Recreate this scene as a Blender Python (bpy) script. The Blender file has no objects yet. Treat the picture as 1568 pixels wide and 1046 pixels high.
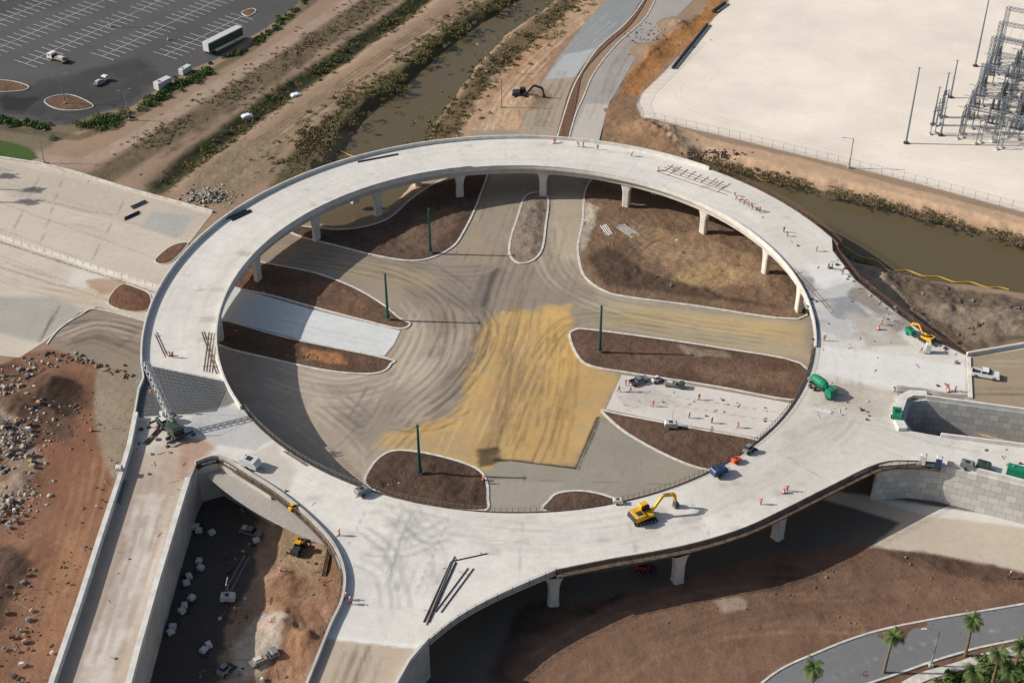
import bpy, math, random
import numpy as np
from mathutils import Vector, Matrix
from mathutils.geometry import delaunay_2d_cdt
random.seed(7); RNG=np.random.default_rng(7)
# ------------------------------------------------------------------ survey (camera station)
TH=math.radians(36.0); FPX=2168.0; H=187.0; CY=-H/math.tan(TH)
ct,st=math.cos(TH),math.sin(TH)
def P(x,y,z=0.0):
    u=(x-784)/FPX; v=(y-523)/FPX
    t=(H-z)/(st+v*ct)
    return (t*u, CY+t*(ct-v*st), z)
def P2(x,y,z=0.0): return P(x,y,z)[:2]
def PL(l,z=0.0): return [P2(a,b,z) for a,b in l]
ZD=9.0; RC=(0.9,-1.1); RI=64.8; RO=81.0
scene=bpy.context.scene
# ------------------------------------------------------------------ numeric helpers
TAB=RNG.random((256,256))
def vn(x,y,s,seed=0):
    x=x/s+seed*17.3+1000; y=y/s+seed*9.7+1000
    i=np.floor(x).astype(int); j=np.floor(y).astype(int); fx=x-i; fy=y-j
    fx=fx*fx*(3-2*fx); fy=fy*fy*(3-2*fy)
    a=TAB[i&255,j&255]; b=TAB[(i+1)&255,j&255]; c=TAB[i&255,(j+1)&255]; d=TAB[(i+1)&255,(j+1)&255]
    return (a*(1-fx)+b*fx)*(1-fy)+(c*(1-fx)+d*fx)*fy
def fbm(x,y,s,o=4,seed=0):
    r=0;a=1;t=0
    for k in range(o):
        r=r+a*vn(x,y,s,seed+k*3.1); t+=a; a*=.55; s*=.5
    return r/t-.5
def pdist(X,Y,poly,closed=True):
    d=np.full(X.shape,1e9); ins=np.zeros(X.shape,bool); n=len(poly)
    for k in range(n if closed else n-1):
        x0,y0=poly[k]; x1,y1=poly[(k+1)%n]
        dx,dy=x1-x0,y1-y0; L=dx*dx+dy*dy+1e-12
        t=np.clip(((X-x0)*dx+(Y-y0)*dy)/L,0,1)
        d=np.minimum(d,(X-x0-t*dx)**2+(Y-y0-t*dy)**2)
        if closed and y0!=y1:
            c=((y0>Y)!=(y1>Y))&(X<(x1-x0)*(Y-y0)/(y1-y0)+x0); ins^=c
    d=np.sqrt(d)
    return np.where(ins,-d,d) if closed else d
def catmull(pts,n=5,closed=True):
    out=[];N=len(pts)
    rng=range(N) if closed else range(N-1)
    for i in rng:
        if closed: p0,p1,p2,p3=[pts[(i+k-1)%N] for k in range(4)]
        else: p0,p1,p2,p3=pts[max(i-1,0)],pts[i],pts[i+1],pts[min(i+2,N-1)]
        for k in range(n):
            t=k/n
            out.append(tuple(.5*((2*p1[a])+(-p0[a]+p2[a])*t+(2*p0[a]-5*p1[a]+4*p2[a]-p3[a])*t*t+(-p0[a]+3*p1[a]-3*p2[a]+p3[a])*t**3) for a in (0,1)))
    if not closed: out.append(tuple(pts[-1]))
    return out
def area(p): return .5*sum(p[i][0]*p[(i+1)%len(p)][1]-p[(i+1)%len(p)][0]*p[i][1] for i in range(len(p)))
def offset(p,d,closed=True):
    n=len(p); s=1 if (not closed or area(p)>0) else -1; out=[]
    for i in range(n):
        a=p[(i-1)%n] if (closed or i>0) else p[i]; b=p[(i+1)%n] if (closed or i<n-1) else p[i]
        dx,dy=b[0]-a[0],b[1]-a[1]; L=math.hypot(dx,dy)+1e-9
        out.append((p[i][0]-dy/L*d*s,p[i][1]+dx/L*d*s))
    return out
def dens(p,step,closed=True):
    out=[];n=len(p)
    for i in range(n if closed else n-1):
        a=p[i];b=p[(i+1)%n];L=math.hypot(b[0]-a[0],b[1]-a[1]);k=max(1,int(L/step))
        for j in range(k): out.append((a[0]+(b[0]-a[0])*j/k,a[1]+(b[1]-a[1])*j/k))
    if not closed: out.append(p[-1])
    return out
def circ(r,a0,a1,n): return [(RC[0]+r*math.cos(math.radians(a0+(a1-a0)*i/n)),RC[1]+r*math.sin(math.radians(a0+(a1-a0)*i/n))) for i in range(n+1)]
def lin(c): c=c/255.; return c/12.92 if c<=.04045 else ((c+.055)/1.055)**2.4
def C(r,g,b,k=1.0,ds=.06):
    q=[lin(v) for v in (r,g,b)]; l=.3*q[0]+.6*q[1]+.1*q[2]
    return tuple(min(.82,(v*(1-ds)+l*ds)*k) for v in q)
class Paint:
    def __init__(s,X,Y,base,r0=0.):
        s.X=X;s.Y=Y;s.C=np.tile(np.array(base),(len(X),1)); s.R=np.full(len(X),r0)
    def _sel(s,poly,m):
        xs=[p[0] for p in poly]; ys=[p[1] for p in poly]
        return np.nonzero((s.X>min(xs)-m)&(s.X<max(xs)+m)&(s.Y>min(ys)-m)&(s.Y<max(ys)+m))[0]
    def poly(s,poly,col,soft=.6,rag=1.,op=1.,mott=0,rough=None,ns=5):
        i=s._sel(poly,soft+rag*2+1)
        if len(i)==0: return
        x,y=s.X[i],s.Y[i]; d=pdist(x,y,poly)
        if rag: d=d+fbm(x,y,ns,4,3)*4*rag
        a=np.clip(.5-d/soft,0,1)*op
        if mott: a=a*np.clip(.5+fbm(x,y,4,5,8)*mott*2+.5,0,1)
        s.C[i]=s.C[i]*(1-a[:,None])+np.array(col)*a[:,None]
        if rough is not None: s.R[i]=s.R[i]*(1-a)+rough*a
    def stroke(s,path,w,col,soft=.4,op=1.,rag=.2,brk=0,rough=None,seed=5):
        i=s._sel(path,w+soft+rag*4+1)
        if len(i)==0: return
        x,y=s.X[i],s.Y[i]; d=pdist(x,y,path,False)-w/2
        if rag: d=d+fbm(x,y,4,4,seed)*4*rag
        a=np.clip(.5-d/soft,0,1)*op
        if brk: a=a*np.clip(.6+fbm(x,y,6,4,seed+2)*brk*3,0,1)
        s.C[i]=s.C[i]*(1-a[:,None])+np.array(col)*a[:,None]
        if rough is not None: s.R[i]=s.R[i]*(1-a)+rough*a
    def tracks(s,path,n,spread,col,op=.4,w=.45,seed=0):
        r=random.Random(seed)
        p=dens(catmull(path,6,False),2,False)
        for k in range(n):
            o=r.uniform(-spread,spread); cut=r.randrange(0,max(1,len(p)//3)); cut2=r.randrange(0,max(1,len(p)//3))
            pp=p[cut:len(p)-cut2]
            if len(pp)<3: pp=p
            for g in (0,1.9):
                q=offset(pp,o+g,False)
                s.stroke(q,w*r.uniform(.7,1.3),col,.45,min(.9,op*.95*r.uniform(.4,1.1)),.09,1.3,seed=k+seed)
# ------------------------------------------------------------------ materials
def newmat(n):
    m=bpy.data.materials.new(n); m.use_nodes=True; nt=m.node_tree; b=nt.nodes['Principled BSDF']; return m,nt,b
def mat(n,col,rough=.7,metal=0,var=.25,scale=1.5,bump=0,spec=.3):
    m,nt,b=newmat(n); N=nt.nodes; L=nt.links
    tc=N.new('ShaderNodeTexCoord'); no=N.new('ShaderNodeTexNoise'); no.inputs['Scale'].default_value=scale; no.inputs['Detail'].default_value=5
    L.new(tc.outputs['Object'],no.inputs['Vector'])
    mr=N.new('ShaderNodeMapRange'); mr.inputs['From Min'].default_value=.3; mr.inputs['From Max'].default_value=.7
    mr.inputs['To Min'].default_value=1-var; mr.inputs['To Max'].default_value=1+var; L.new(no.outputs['Fac'],mr.inputs['Value'])
    mx=N.new('ShaderNodeVectorMath'); mx.operation='SCALE'; mx.inputs[0].default_value=col[:3]; L.new(mr.outputs[0],mx.inputs['Scale'])
    L.new(mx.outputs[0],b.inputs['Base Color']); b.inputs['Roughness'].default_value=rough; b.inputs['Metallic'].default_value=metal
    b.inputs['Specular IOR Level'].default_value=spec
    return m
def attrmat(n,rough=.9,grain=.3,bump=.6,dist=.25):
    m,nt,b=newmat(n); N=nt.nodes; L=nt.links
    at=N.new('ShaderNodeAttribute'); at.attribute_name='Col'; tc=N.new('ShaderNodeTexCoord')
    am=N.new('ShaderNodeMapRange'); am.inputs['To Min'].default_value=.3; am.inputs['To Max'].default_value=1; L.new(at.outputs['Alpha'],am.inputs['Value'])
    prev=at.outputs['Color']; outs=[]
    for sc,amt in ((.09,grain*.45),(.7,grain*.6),(3.2,grain)):
        no=N.new('ShaderNodeTexNoise'); no.inputs['Scale'].default_value=sc; no.inputs['Detail'].default_value=8; no.inputs['Roughness'].default_value=.65
        L.new(tc.outputs['Object'],no.inputs['Vector'])
        mr=N.new('ShaderNodeMapRange'); mr.inputs['From Min'].default_value=.3; mr.inputs['From Max'].default_value=.7
        mr.inputs['To Min'].default_value=-amt; mr.inputs['To Max'].default_value=amt; L.new(no.outputs['Fac'],mr.inputs['Value'])
        ma=N.new('ShaderNodeMath'); ma.operation='MULTIPLY_ADD'; L.new(mr.outputs[0],ma.inputs[0]); L.new(am.outputs[0],ma.inputs[1]); ma.inputs[2].default_value=1
        mx=N.new('ShaderNodeVectorMath'); mx.operation='SCALE'; L.new(prev,mx.inputs[0]); L.new(ma.outputs[0],mx.inputs['Scale']); prev=mx.outputs[0]; outs.append(no)
    L.new(prev,b.inputs['Base Color']); b.inputs['Roughness'].default_value=rough; b.inputs['Specular IOR Level'].default_value=.12
    bs=N.new('ShaderNodeMath'); bs.operation='MULTIPLY_ADD'; L.new(at.outputs['Alpha'],bs.inputs[0]); bs.inputs[1].default_value=bump; bs.inputs[2].default_value=.04
    bp=N.new('ShaderNodeBump'); L.new(bs.outputs[0],bp.inputs['Strength']); bp.inputs['Distance'].default_value=dist
    L.new(outs[2].outputs['Fac'],bp.inputs['Height'])
    bp2=N.new('ShaderNodeBump'); L.new(bs.outputs[0],bp2.inputs['Strength']); bp2.inputs['Distance'].default_value=dist*2.5
    L.new(outs[1].outputs['Fac'],bp2.inputs['Height']); L.new(bp.outputs[0],bp2.inputs['Normal']); L.new(bp2.outputs[0],b.inputs['Normal'])
    return m
M={}
M['dirt']=attrmat('dirt_surface',.95,.24,.65,.2)
M['conc']=attrmat('concrete_surface',.88,.10,.22,.05)
M['islanddirt']=attrmat('island_soil',.95,.28,.75,.2)
M['barrier']=mat('barrier_concrete',C(208,204,196),.8,var=.14,scale=.6)
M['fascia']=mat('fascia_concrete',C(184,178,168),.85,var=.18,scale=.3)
M['column']=mat('column_concrete',C(208,200,188),.85,var=.1,scale=.5)
M['kerb']=mat('kerb_concrete',C(200,195,185),.85,var=.22,scale=.8)
M['wood']=mat('formwork_timber',C(98,80,66),.85,var=.4,scale=.7)
M['woodlt']=mat('new_timber',C(168,142,110),.8,var=.25,scale=1)
M['rust']=mat('rusty_rebar',C(118,76,58),.7,var=.3,scale=2)
M['steel']=mat('galvanised_steel',C(150,154,158),.45,.4,var=.15)
M['gsteel']=mat('gantry_steel',C(120,128,138),.5,.2,var=.15)
M['dsteel']=mat('dark_steel',C(66,67,70),.5,.3)
M['greenpole']=mat('green_pole_paint',C(30,82,76,ds=0),.45,.0,var=.1)
M['white']=mat('white_paint',C(222,223,223),.35,var=.05)
M['offw']=mat('off_white_sheet',C(200,199,195),.6,var=.1)
M['yellow']=mat('machine_yellow',C(222,165,35,ds=0),.4,var=.15)
M['green']=mat('machine_green',C(30,128,95,ds=0),.4,var=.12)
M['dgreen']=mat('dark_green_paint',C(62,78,68),.45,var=.15)
M['blue']=mat('blue_paint',C(50,72,110),.4,var=.1)
M['red']=mat('red_paint',C(150,50,40),.4,var=.1)
M['orange']=mat('hi_vis_orange',C(212,84,52,ds=0),.7,var=.05)
M['black']=mat('rubber',C(36,36,38),.8,var=.1)
M['glass']=mat('window_glass',C(30,38,45),.08,var=.05,spec=.8)
M['skin']=mat('skin',C(190,135,105),.6,var=.02)
M['jean']=mat('trousers',C(45,50,70),.9,var=.05)
M['grey']=mat('grey_paint',C(124,125,126),.5,var=.1)
M['paintw']=mat('stall_marking_paint',C(188,188,184),.7,var=.35,scale=.8)
M['trunk']=mat('palm_trunk',C(120,100,80),.9,var=.3,scale=4)
M['rock']=mat('broken_concrete',C(156,147,136),.9,var=.45,scale=.35)
M['rockd']=mat('dark_rubble',C(116,100,84),.95,var=.45,scale=.35)
M['boom']=mat('floating_boom_yellow',C(205,165,60),.5,var=.1)
M['kglass']=mat('lamp_lens',C(200,200,195),.3,var=.05)
def leafmat(n,a,b,sc=.25):
    m,nt,bs=newmat(n); N=nt.nodes; L=nt.links
    tc=N.new('ShaderNodeTexCoord'); no=N.new('ShaderNodeTexNoise'); no.inputs['Scale'].default_value=sc; no.inputs['Detail'].default_value=6
    L.new(tc.outputs['Object'],no.inputs['Vector']); r=N.new('ShaderNodeValToRGB'); r.color_ramp.elements[0].position=.38; r.color_ramp.elements[1].position=.62
    r.color_ramp.elements[0].color=(*a,1); r.color_ramp.elements[1].color=(*b,1); L.new(no.outputs['Fac'],r.inputs[0]); L.new(r.outputs[0],bs.inputs['Base Color'])
    bs.inputs['Roughness'].default_value=.85; bs.inputs['Specular IOR Level'].default_value=.1
    return m
M['reed']=leafmat('reed_leaves',C(126,106,76),C(104,106,62))
M['shrub']=leafmat('shrub_leaves',C(72,90,48),C(98,118,62))
M['ditch']=leafmat('ditch_plants',C(108,98,64),C(82,102,50),.12)
M['scrub']=leafmat('dry_scrub',C(134,112,86),C(104,102,68),.15)
M['palm']=leafmat('palm_fronds',C(66,88,46),C(110,124,72),.8)
m,nt,b=newmat('block_wall'); N=nt.nodes;L=nt.links
tc=N.new('ShaderNodeTexCoord'); sp=N.new('ShaderNodeSeparateXYZ'); cb=N.new('ShaderNodeCombineXYZ'); L.new(tc.outputs['Object'],sp.inputs[0]); L.new(sp.outputs['X'],cb.inputs['X']); L.new(sp.outputs['Z'],cb.inputs['Y'])
br=N.new('ShaderNodeTexBrick'); br.inputs['Scale'].default_value=1; br.inputs['Brick Width'].default_value=1.8; br.inputs['Row Height'].default_value=1.5; br.inputs['Mortar Size'].default_value=.03
br.inputs['Color1'].default_value=(*C(206,203,195),1); br.inputs['Color2'].default_value=(*C(180,178,174),1); br.inputs['Mortar'].default_value=(*C(125,122,118),1)
L.new(cb.outputs[0],br.inputs['Vector']); L.new(br.outputs['Color'],b.inputs['Base Color']); b.inputs['Roughness'].default_value=.9; M['block']=m
m,nt,b=newmat('creek_water'); N=nt.nodes;L=nt.links
b.inputs['Base Color'].default_value=(*C(98,86,60),1); b.inputs['Roughness'].default_value=.2; b.inputs['Specular IOR Level'].default_value=.25
tc=N.new('ShaderNodeTexCoord'); no=N.new('ShaderNodeTexNoise'); no.inputs['Scale'].default_value=.8; no.inputs['Detail'].default_value=4; L.new(tc.outputs['Object'],no.inputs[0])
bp=N.new('ShaderNodeBump'); bp.inputs['Strength'].default_value=.12; bp.inputs['Distance'].default_value=.05; L.new(no.outputs['Fac'],bp.inputs['Height']); L.new(bp.outputs[0],b.inputs['Normal']); M['water']=m
# ------------------------------------------------------------------ mesh builders
def link(o,par=None):
    scene.collection.objects.link(o)
    if par: o.parent=par
    return o
class MB:
    def __init__(s): s.v=[];s.f=[];s.m=[];s.mats=[]
    def mi(s,k):
        if k not in s.mats: s.mats.append(k)
        return s.mats.index(k)
    def add(s,vs,fs,k):
        o=len(s.v); s.v+= [tuple(v) for v in vs]; i=s.mi(k)
        for f in fs: s.f.append(tuple(o+a for a in f)); s.m.append(i)
    def box(s,c,d,k,rz=0,top=1.0,ry=0):
        x,y,z=d[0]/2,d[1]/2,d[2]/2; vs=[]
        for sz in (-1,1):
            t=top if sz>0 else 1
            for sx,sy in ((-1,-1),(1,-1),(1,1),(-1,1)):
                p=Vector((sx*x*t,sy*y*t,sz*z))
                if ry: p=Matrix.Rotation(ry,3,'Y')@p
                if rz: p=Matrix.Rotation(rz,3,'Z')@p
                vs.append(p+Vector(c))
        s.add(vs,[(3,2,1,0),(4,5,6,7),(0,1,5,4),(1,2,6,5),(2,3,7,6),(3,0,4,7)],k)
    def bar(s,p,q,r,k,n=4,r2=None,cap=True):
        p=Vector(p);q=Vector(q); d=(q-p)
        if d.length<1e-6: return
        d.normalize(); a=d.orthogonal().normalized() if abs(d.z)<.99 else Vector((1,0,0)); b=d.cross(a); r2=r if r2 is None else r2
        vs=[]
        for c,rr in ((p,r),(q,r2)):
            for i in range(n):
                t=2*math.pi*(i+.5)/n; vs.append(c+a*math.cos(t)*rr+b*math.sin(t)*rr)
        fs=[(i,(i+1)%n,n+(i+1)%n,n+i) for i in range(n)]
        if cap: fs+=[tuple(range(n-1,-1,-1)),tuple(range(n,2*n))]
        s.add(vs,fs,k)
    def extr(s,prof,y0,y1,k):
        n=len(prof); vs=[(x,y0,z) for x,z in prof]+[(x,y1,z) for x,z in prof]
        if area(prof)<0: fs=[(i,n+i,n+(i+1)%n,(i+1)%n) for i in range(n)]+[tuple(range(n-1,-1,-1))[::-1],tuple(range(2*n-1,n-1,-1))]
        else: fs=[(i,(i+1)%n,n+(i+1)%n,n+i) for i in range(n)]+[tuple(range(n-1,-1,-1))[::-1],tuple(range(2*n-1,n-1,-1))]
        s.add(vs,fs,k)
    def wheel(s,x,y,r,w,k='black'):
        s.bar((x,y-w/2,r),(x,y+w/2,r),r,k,12); s.bar((x,y-w/2-.02,r),(x,y+w/2+.02,r),r*.5,'grey',8)
    def obj(s,name,loc=(0,0,0),rz=0,par=None,bevel=0,sc=1):
        me=bpy.data.meshes.new(name); me.from_pydata(s.v,[],s.f)
        for k in s.mats: me.materials.append(M[k])
        me.polygons.foreach_set('material_index',s.m); me.update()
        o=bpy.data.objects.new(name,me); o.location=loc; o.rotation_euler=(0,0,rz); o.scale=(sc,)*3; link(o,par)
        if bevel:
            b=o.modifiers.new('bevel','BEVEL'); b.width=bevel; b.segments=1; b.limit_method='ANGLE'
        return o
def inst(o,name,loc,rz=0,sc=1):
    n=bpy.data.objects.new(name,o.data); n.location=loc; n.rotation_euler=(0,0,rz); n.scale=(sc,)*3
    for md in o.modifiers:
        b=n.modifiers.new('bevel','BEVEL'); b.width=md.width; b.segments=1; b.limit_method='ANGLE'
    return link(n)
def npmesh(name,V,F,mats,mi=None,col=None,smooth=False,par=None,alpha=None):
    V=np.asarray(V,np.float32); F=np.asarray(F,np.int32); k=F.shape[1]
    me=bpy.data.meshes.new(name); me.vertices.add(len(V)); me.vertices.foreach_set('co',V.ravel())
    me.loops.add(F.size); me.loops.foreach_set('vertex_index',F.ravel())
    me.polygons.add(len(F)); me.polygons.foreach_set('loop_start',np.arange(0,F.size,k,dtype=np.int32)); me.polygons.foreach_set('loop_total',np.full(len(F),k,np.int32))
    for m_ in mats: me.materials.append(M[m_])
    if mi is not None: me.polygons.foreach_set('material_index',np.asarray(mi,np.int32))
    if smooth: me.polygons.foreach_set('use_smooth',np.ones(len(F),bool))
    me.update(calc_edges=True)
    if col is not None:
        al=np.ones(len(col)) if alpha is None else alpha
        a=me.color_attributes.new('Col','FLOAT_COLOR','POINT'); a.data.foreach_set('color',np.concatenate([col,al[:,None]],1).astype(np.float32).ravel())
    return link(bpy.data.objects.new(name,me),par)
def sheet(name,outer,holes,z,spc,m,base,pfn=None,zfn=None,par=None,r0=1.0):
    rings=[outer]+holes; vs=[];es=[]
    for r in rings:
        o=len(vs); vs+=[Vector(p) for p in r]; es+=[(o+i,o+(i+1)%len(r)) for i in range(len(r))]
    xs=[p[0] for p in outer]; ys=[p[1] for p in outer]
    gx,gy=np.meshgrid(np.arange(min(xs),max(xs),spc),np.arange(min(ys),max(ys),spc)); gx=gx.ravel()+RNG.uniform(-.1,.1,gx.size)*spc; gy=gy.ravel()+RNG.uniform(-.1,.1,gy.size)*spc
    d=pdist(gx,gy,outer); ok=d<-spc*.4
    for h in holes: ok&=pdist(gx,gy,h)>spc*.4
    vs+=[Vector((a,b)) for a,b in zip(gx[ok],gy[ok])]
    R=delaunay_2d_cdt(vs,es,[],0,1e-5)
    V=np.array([(v.x,v.y) for v in R[0]]); F=np.array([f for f in R[2]])
    c=V[F].mean(1); ok=pdist(c[:,0],c[:,1],outer)<0
    for h in holes: ok&=pdist(c[:,0],c[:,1],h)>0
    F=F[ok]
    a=V[F]; ar=(a[:,1,0]-a[:,0,0])*(a[:,2,1]-a[:,0,1])-(a[:,2,0]-a[:,0,0])*(a[:,1,1]-a[:,0,1]); F[ar<0]=F[ar<0][:,::-1]
    pt=Paint(V[:,0],V[:,1],base,r0)
    if pfn: pfn(pt)
    Z=np.full(len(V),z)
    if zfn: Z=Z+zfn(V[:,0],V[:,1])
    return npmesh(name,np.column_stack([V,Z]),F,[m],col=np.clip(pt.C,0.005,.85),smooth=True,par=par,alpha=np.clip(pt.R,0,1))
def ribbon(mb,path,o0,o1,z0,z1,k,closed=False):
    a=offset(path,o0,closed); b=offset(path,o1,closed); n=len(path)
    vs=[(p[0],p[1],z) for p,z in [(q,z0) for q in a]+[(q,z1) for q in a]+[(q,z1) for q in b]+[(q,z0) for q in b]]
    fs=[]
    for i in range(n if closed else n-1):
        j=(i+1)%n
        for r in range(4):
            r2=(r+1)%4; fs.append((r*n+i,r*n+j,r2*n+j,r2*n+i))
    if not closed: fs+=[(0,n,2*n,3*n),(n-1,4*n-1,3*n-1,2*n-1)]
    mb.add(vs,fs,k)
# ------------------------------------------------------------------ water outlines
ZW=-2.4
creekA=PL([(1010,-160),(930,-90),(850,-35),(790,5),(735,40),(690,72),(650,108),(610,145),(570,175),(545,200),(525,232),(500,262),(475,300),(470,335),(520,345),(575,330),(612,300),(640,262),(648,225),(660,195),(692,150),(724,105),(778,50),(848,2),(905,-40),(980,-95),(1060,-160)],ZW)
creekB=PL([(1075,245),(1130,262),(1200,280),(1300,303),(1420,333),(1568,373),(1750,420),(1950,470),(1950,540),(1750,480),(1600,455),(1540,445),(1450,436),(1370,420),(1310,402),(1280,385),(1230,350),(1170,310),(1110,280),(1070,262)],ZW)
for nme,pp in (('creek_water',creekA),('canal_water',creekB)):
    sheet(nme,offset(dens(pp,4),-1.0),[],ZW,6,'water',(0,0,0))
# ------------------------------------------------------------------ terrain
def axis(a0,f0,f1,a1,sf,sc,far=3500):
    L=list(np.arange(a0,f0,sc))+list(np.arange(f0,f1,sf))+list(np.arange(f1,a1,sc))
    s=sc*2; v=L[-1]; R=[]
    while v<far: v+=s; s*=1.35; R.append(v)
    s=sc*2; v=L[0]; Q=[]
    while v>-far: v-=s; s*=1.35; Q.append(v)
    return np.array(Q[::-1]+L+R)
gx=axis(-200,-84,84,200,.32,.48); gy=axis(-118,-80,76,215,.32,.48)
X,Y=np.meshgrid(gx,gy); nx,ny=len(gx),len(gy); X=X.ravel();Y=Y.ravel()
T=Paint(X,Y,C(150,126,104))
S=lambda l,n=5: catmull(PL(l),n)
D=lambda l: dens(PL(l),3,False)
# --- top left
T.poly(PL([(-600,-300),(640,-200),(470,5),(240,140),(0,260),(-600,400)]),C(118,106,86),2,1)
T.poly(PL([(-600,-300),(600,-160),(505,-50),(450,12),(400,48),(375,62),(330,92),(290,106),(240,138),(200,165),(150,172),(100,193),(0,180),(-600,120)]),C(86,85,85),.5,.1,rough=-.2)
T.poly(PL([(-600,-300),(600,-160),(420,-20),(250,40),(150,100),(0,120),(-600,100)]),C(94,92,91),4,2,.6,1)
T.poly(PL([(150,105),(215,85),(250,120),(200,160),(100,190),(0,172),(0,140)]),C(54,54,55),3,1.5,.6,1.)
T.poly(PL([(0,145),(60,150),(40,172),(0,165)]),C(44,44,45),1,1,.7,1.)
T.poly(PL([(-20,30),(120,0),(200,-40),(100,-60),(-100,0)]),C(70,70,71),5,3,.6,1.)
T.stroke(D([(-60,230),(60,245),(130,250),(200,214),(300,152),(430,72),(560,-12),(700,-110)]),5.5,C(170,148,132),1,.5,rough=.3)
T.stroke(D([(480,0),(380,78),(290,128),(210,175),(120,212),(0,195)]),3.5,C(80,74,54),1.2,.6,rough=.3)
T.stroke(D([(800,-180),(620,-30),(440,92),(300,182),(190,250),(150,275)]),9,C(106,92,72),2.5,1,rough=.4)
T.stroke(D([(800,-160),(640,-22),(480,82),(350,172),(250,240)]),3,C(78,70,54),1.6,.8,.8,.6,rough=.5)
T.stroke(D([(800,-150),(650,-8),(520,85),(400,165),(300,235),(240,290)]),7,C(80,76,52),2.5,1.1,.95,rough=.5)
T.stroke(D([(790,-130),(640,8),(560,62),(520,92),(455,130),(400,170),(330,215)]),2.4,C(42,40,30),1,.4,.95,.5)
T.stroke(D([(900,-160),(735,-5),(600,85),(470,178),(380,240),(320,300)]),10,C(144,121,97),2.5,.9,rough=.3)
for o,cc in ((-4,C(112,98,74)),(-2.5,C(112,92,72)),(-1,C(114,94,74)),(1.2,C(108,88,68)),(2.8,C(180,158,134)),(0,C(176,154,128))): T.stroke(offset(D([(900,-160),(735,-5),(600,85),(470,178),(380,240),(320,300)]),o,False),.6,cc,.5,.8,.25,1)
T.stroke(D([(950,-165),(800,-20),(720,30),(640,95),(560,155),(500,200),(455,250),(430,300)]),8,C(94,86,58),2.5,1,rough=.4)
T.stroke(D([(1020,-110),(880,0),(790,70),(735,125),(700,175),(665,225)]),9,C(110,92,68),2.5,1,rough=.4)
T.poly(PL([(990,-120),(950,-10),(900,30),(850,75),(825,120),(790,220),(690,225),(720,170),(765,110),(830,55),(890,0)]),C(178,148,118),1.5,1,rough=.35)
T.poly(PL([(850,40),(880,50),(840,110),(790,150),(735,170),(770,110)]),C(158,118,88),3,2,.7,1,rough=.4)
T.tracks(PL([(900,20),(820,90),(760,160),(740,220)]),5,5,C(204,178,150),.6,.6,61)
T.poly(PL([(-200,205),(-10,213),(45,225),(60,243),(30,250),(-200,235)]),C(70,90,42),.6,.3)
T.poly(PL([(330,215),(420,215),(430,260),(350,320),(290,290),(300,250)]),C(136,118,96),2,1.4,.9,.8,rough=.4)
# --- top right
T.poly(PL([(1010,120),(985,175),(1030,215),(1080,250),(940,235),(905,220),(930,160),(960,120)]),C(140,110,84),1.5,1,rough=.5)
T.poly(PL([(1200,-200),(1095,-5),(1062,30),(1010,62),(975,98),(950,140),(985,150),(1030,92),(1075,55),(1130,0),(1300,-200)]),C(160,114,72,ds=.0),1,.8,rough=.5)
T.stroke(D([(1070,25),(1010,70),(980,105),(965,135)]),2.2,C(88,60,40),1,.5,.8,1,rough=.8)
T.poly(PL([(1000,185),(1100,215),(1250,250),(1400,290),(1568,335),(2000,440),(2000,520),(1568,375),(1400,330),(1250,292),(1120,255),(1040,235)]),C(186,154,124),1,.6,rough=.2)
T.stroke(D([(1090,246),(1200,272),(1300,296),(1420,325),(1568,364),(2000,480)]),4.5,C(98,94,58),1,.5,rough=.2)
T.stroke(D([(1060,222),(1200,253),(1400,303),(1568,345),(2000,450)]),1.2,C(208,180,150),.8,.3)
T.stroke(D([(1060,232),(1200,263),(1400,313),(1568,352)]),.8,C(126,100,76),.6,.3,.8,1)
T.poly(PL([(1250,-260),(1118,0),(1062,66),(985,142),(975,160),(985,182),(1100,207),(1250,243),(1400,280),(1568,325),(2100,455),(2300,-260)]),C(226,214,198),.5,.12,rough=-.25)
T.poly(PL([(1290,-260),(1160,0),(1080,90),(1010,160),(1250,225),(1568,300),(2100,400),(2300,-260)]),C(231,220,205),6,2,.7,.7)
T.tracks(PL([(1130,60),(1050,150),(1250,215),(1568,290)]),4,4,C(212,197,178),.4,.6,62)
T.poly(PL([(1270,380),(1380,425),(1450,440),(1568,458),(2000,540),(2000,640),(1568,525),(1480,540),(1400,490)]),C(108,93,78),1.5,.8,rough=1.)
T.poly(PL([(1400,470),(1568,480),(2000,580),(2000,620),(1568,520),(1480,520)]),C(142,126,108),1.5,1,.8,1,rough=.6)
# --- left apron dirt
T.poly(PL([(-600,380),(0,560),(30,545),(75,535),(215,580),(290,700),(200,1100),(-600,1300)]),C(132,97,76),1,.5,rough=.3)
T.poly(PL([(60,560),(200,590),(195,700),(160,800),(110,900),(60,1000),(50,900),(80,800),(60,700)]),C(132,91,68),4,2,.7,.8,rough=.12)
T.poly(PL([(90,570),(205,590),(200,660),(150,640),(100,610)]),C(106,78,62),3,1.5,.7,.8)
T.poly(PL([(-300,560),(40,560),(140,600),(100,680),(30,690),(-300,700)]),C(96,74,60),2,1.4,.9,.7,rough=.6)
T.poly(PL([(80,580),(120,590),(110,640),(70,630)]),C(58,46,38),1.5,1.2,.9,.6,rough=.6)
T.poly(PL([(-300,800),(30,830),(40,900),(0,960),(-300,960)]),C(70,57,48),2,1.4,.9,.7,rough=.7)
T.poly(PL([(-10,620),(40,640),(60,700),(40,790),(-10,780)]),C(158,146,132),1,1.4,.5,1.4,rough=.7)
T.poly(PL([(95,820),(150,790),(120,900),(60,1020),(40,1046),(60,940)]),C(158,118,86),3,1.5,.6,1)
T.tracks(PL([(150,620),(130,760),(70,960),(40,1060)]),6,5,C(160,126,102),.5,.6,3)
T.tracks(PL([(170,700),(120,860),(70,1000)]),4,3,C(98,72,56),.4,.6,4)
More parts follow.
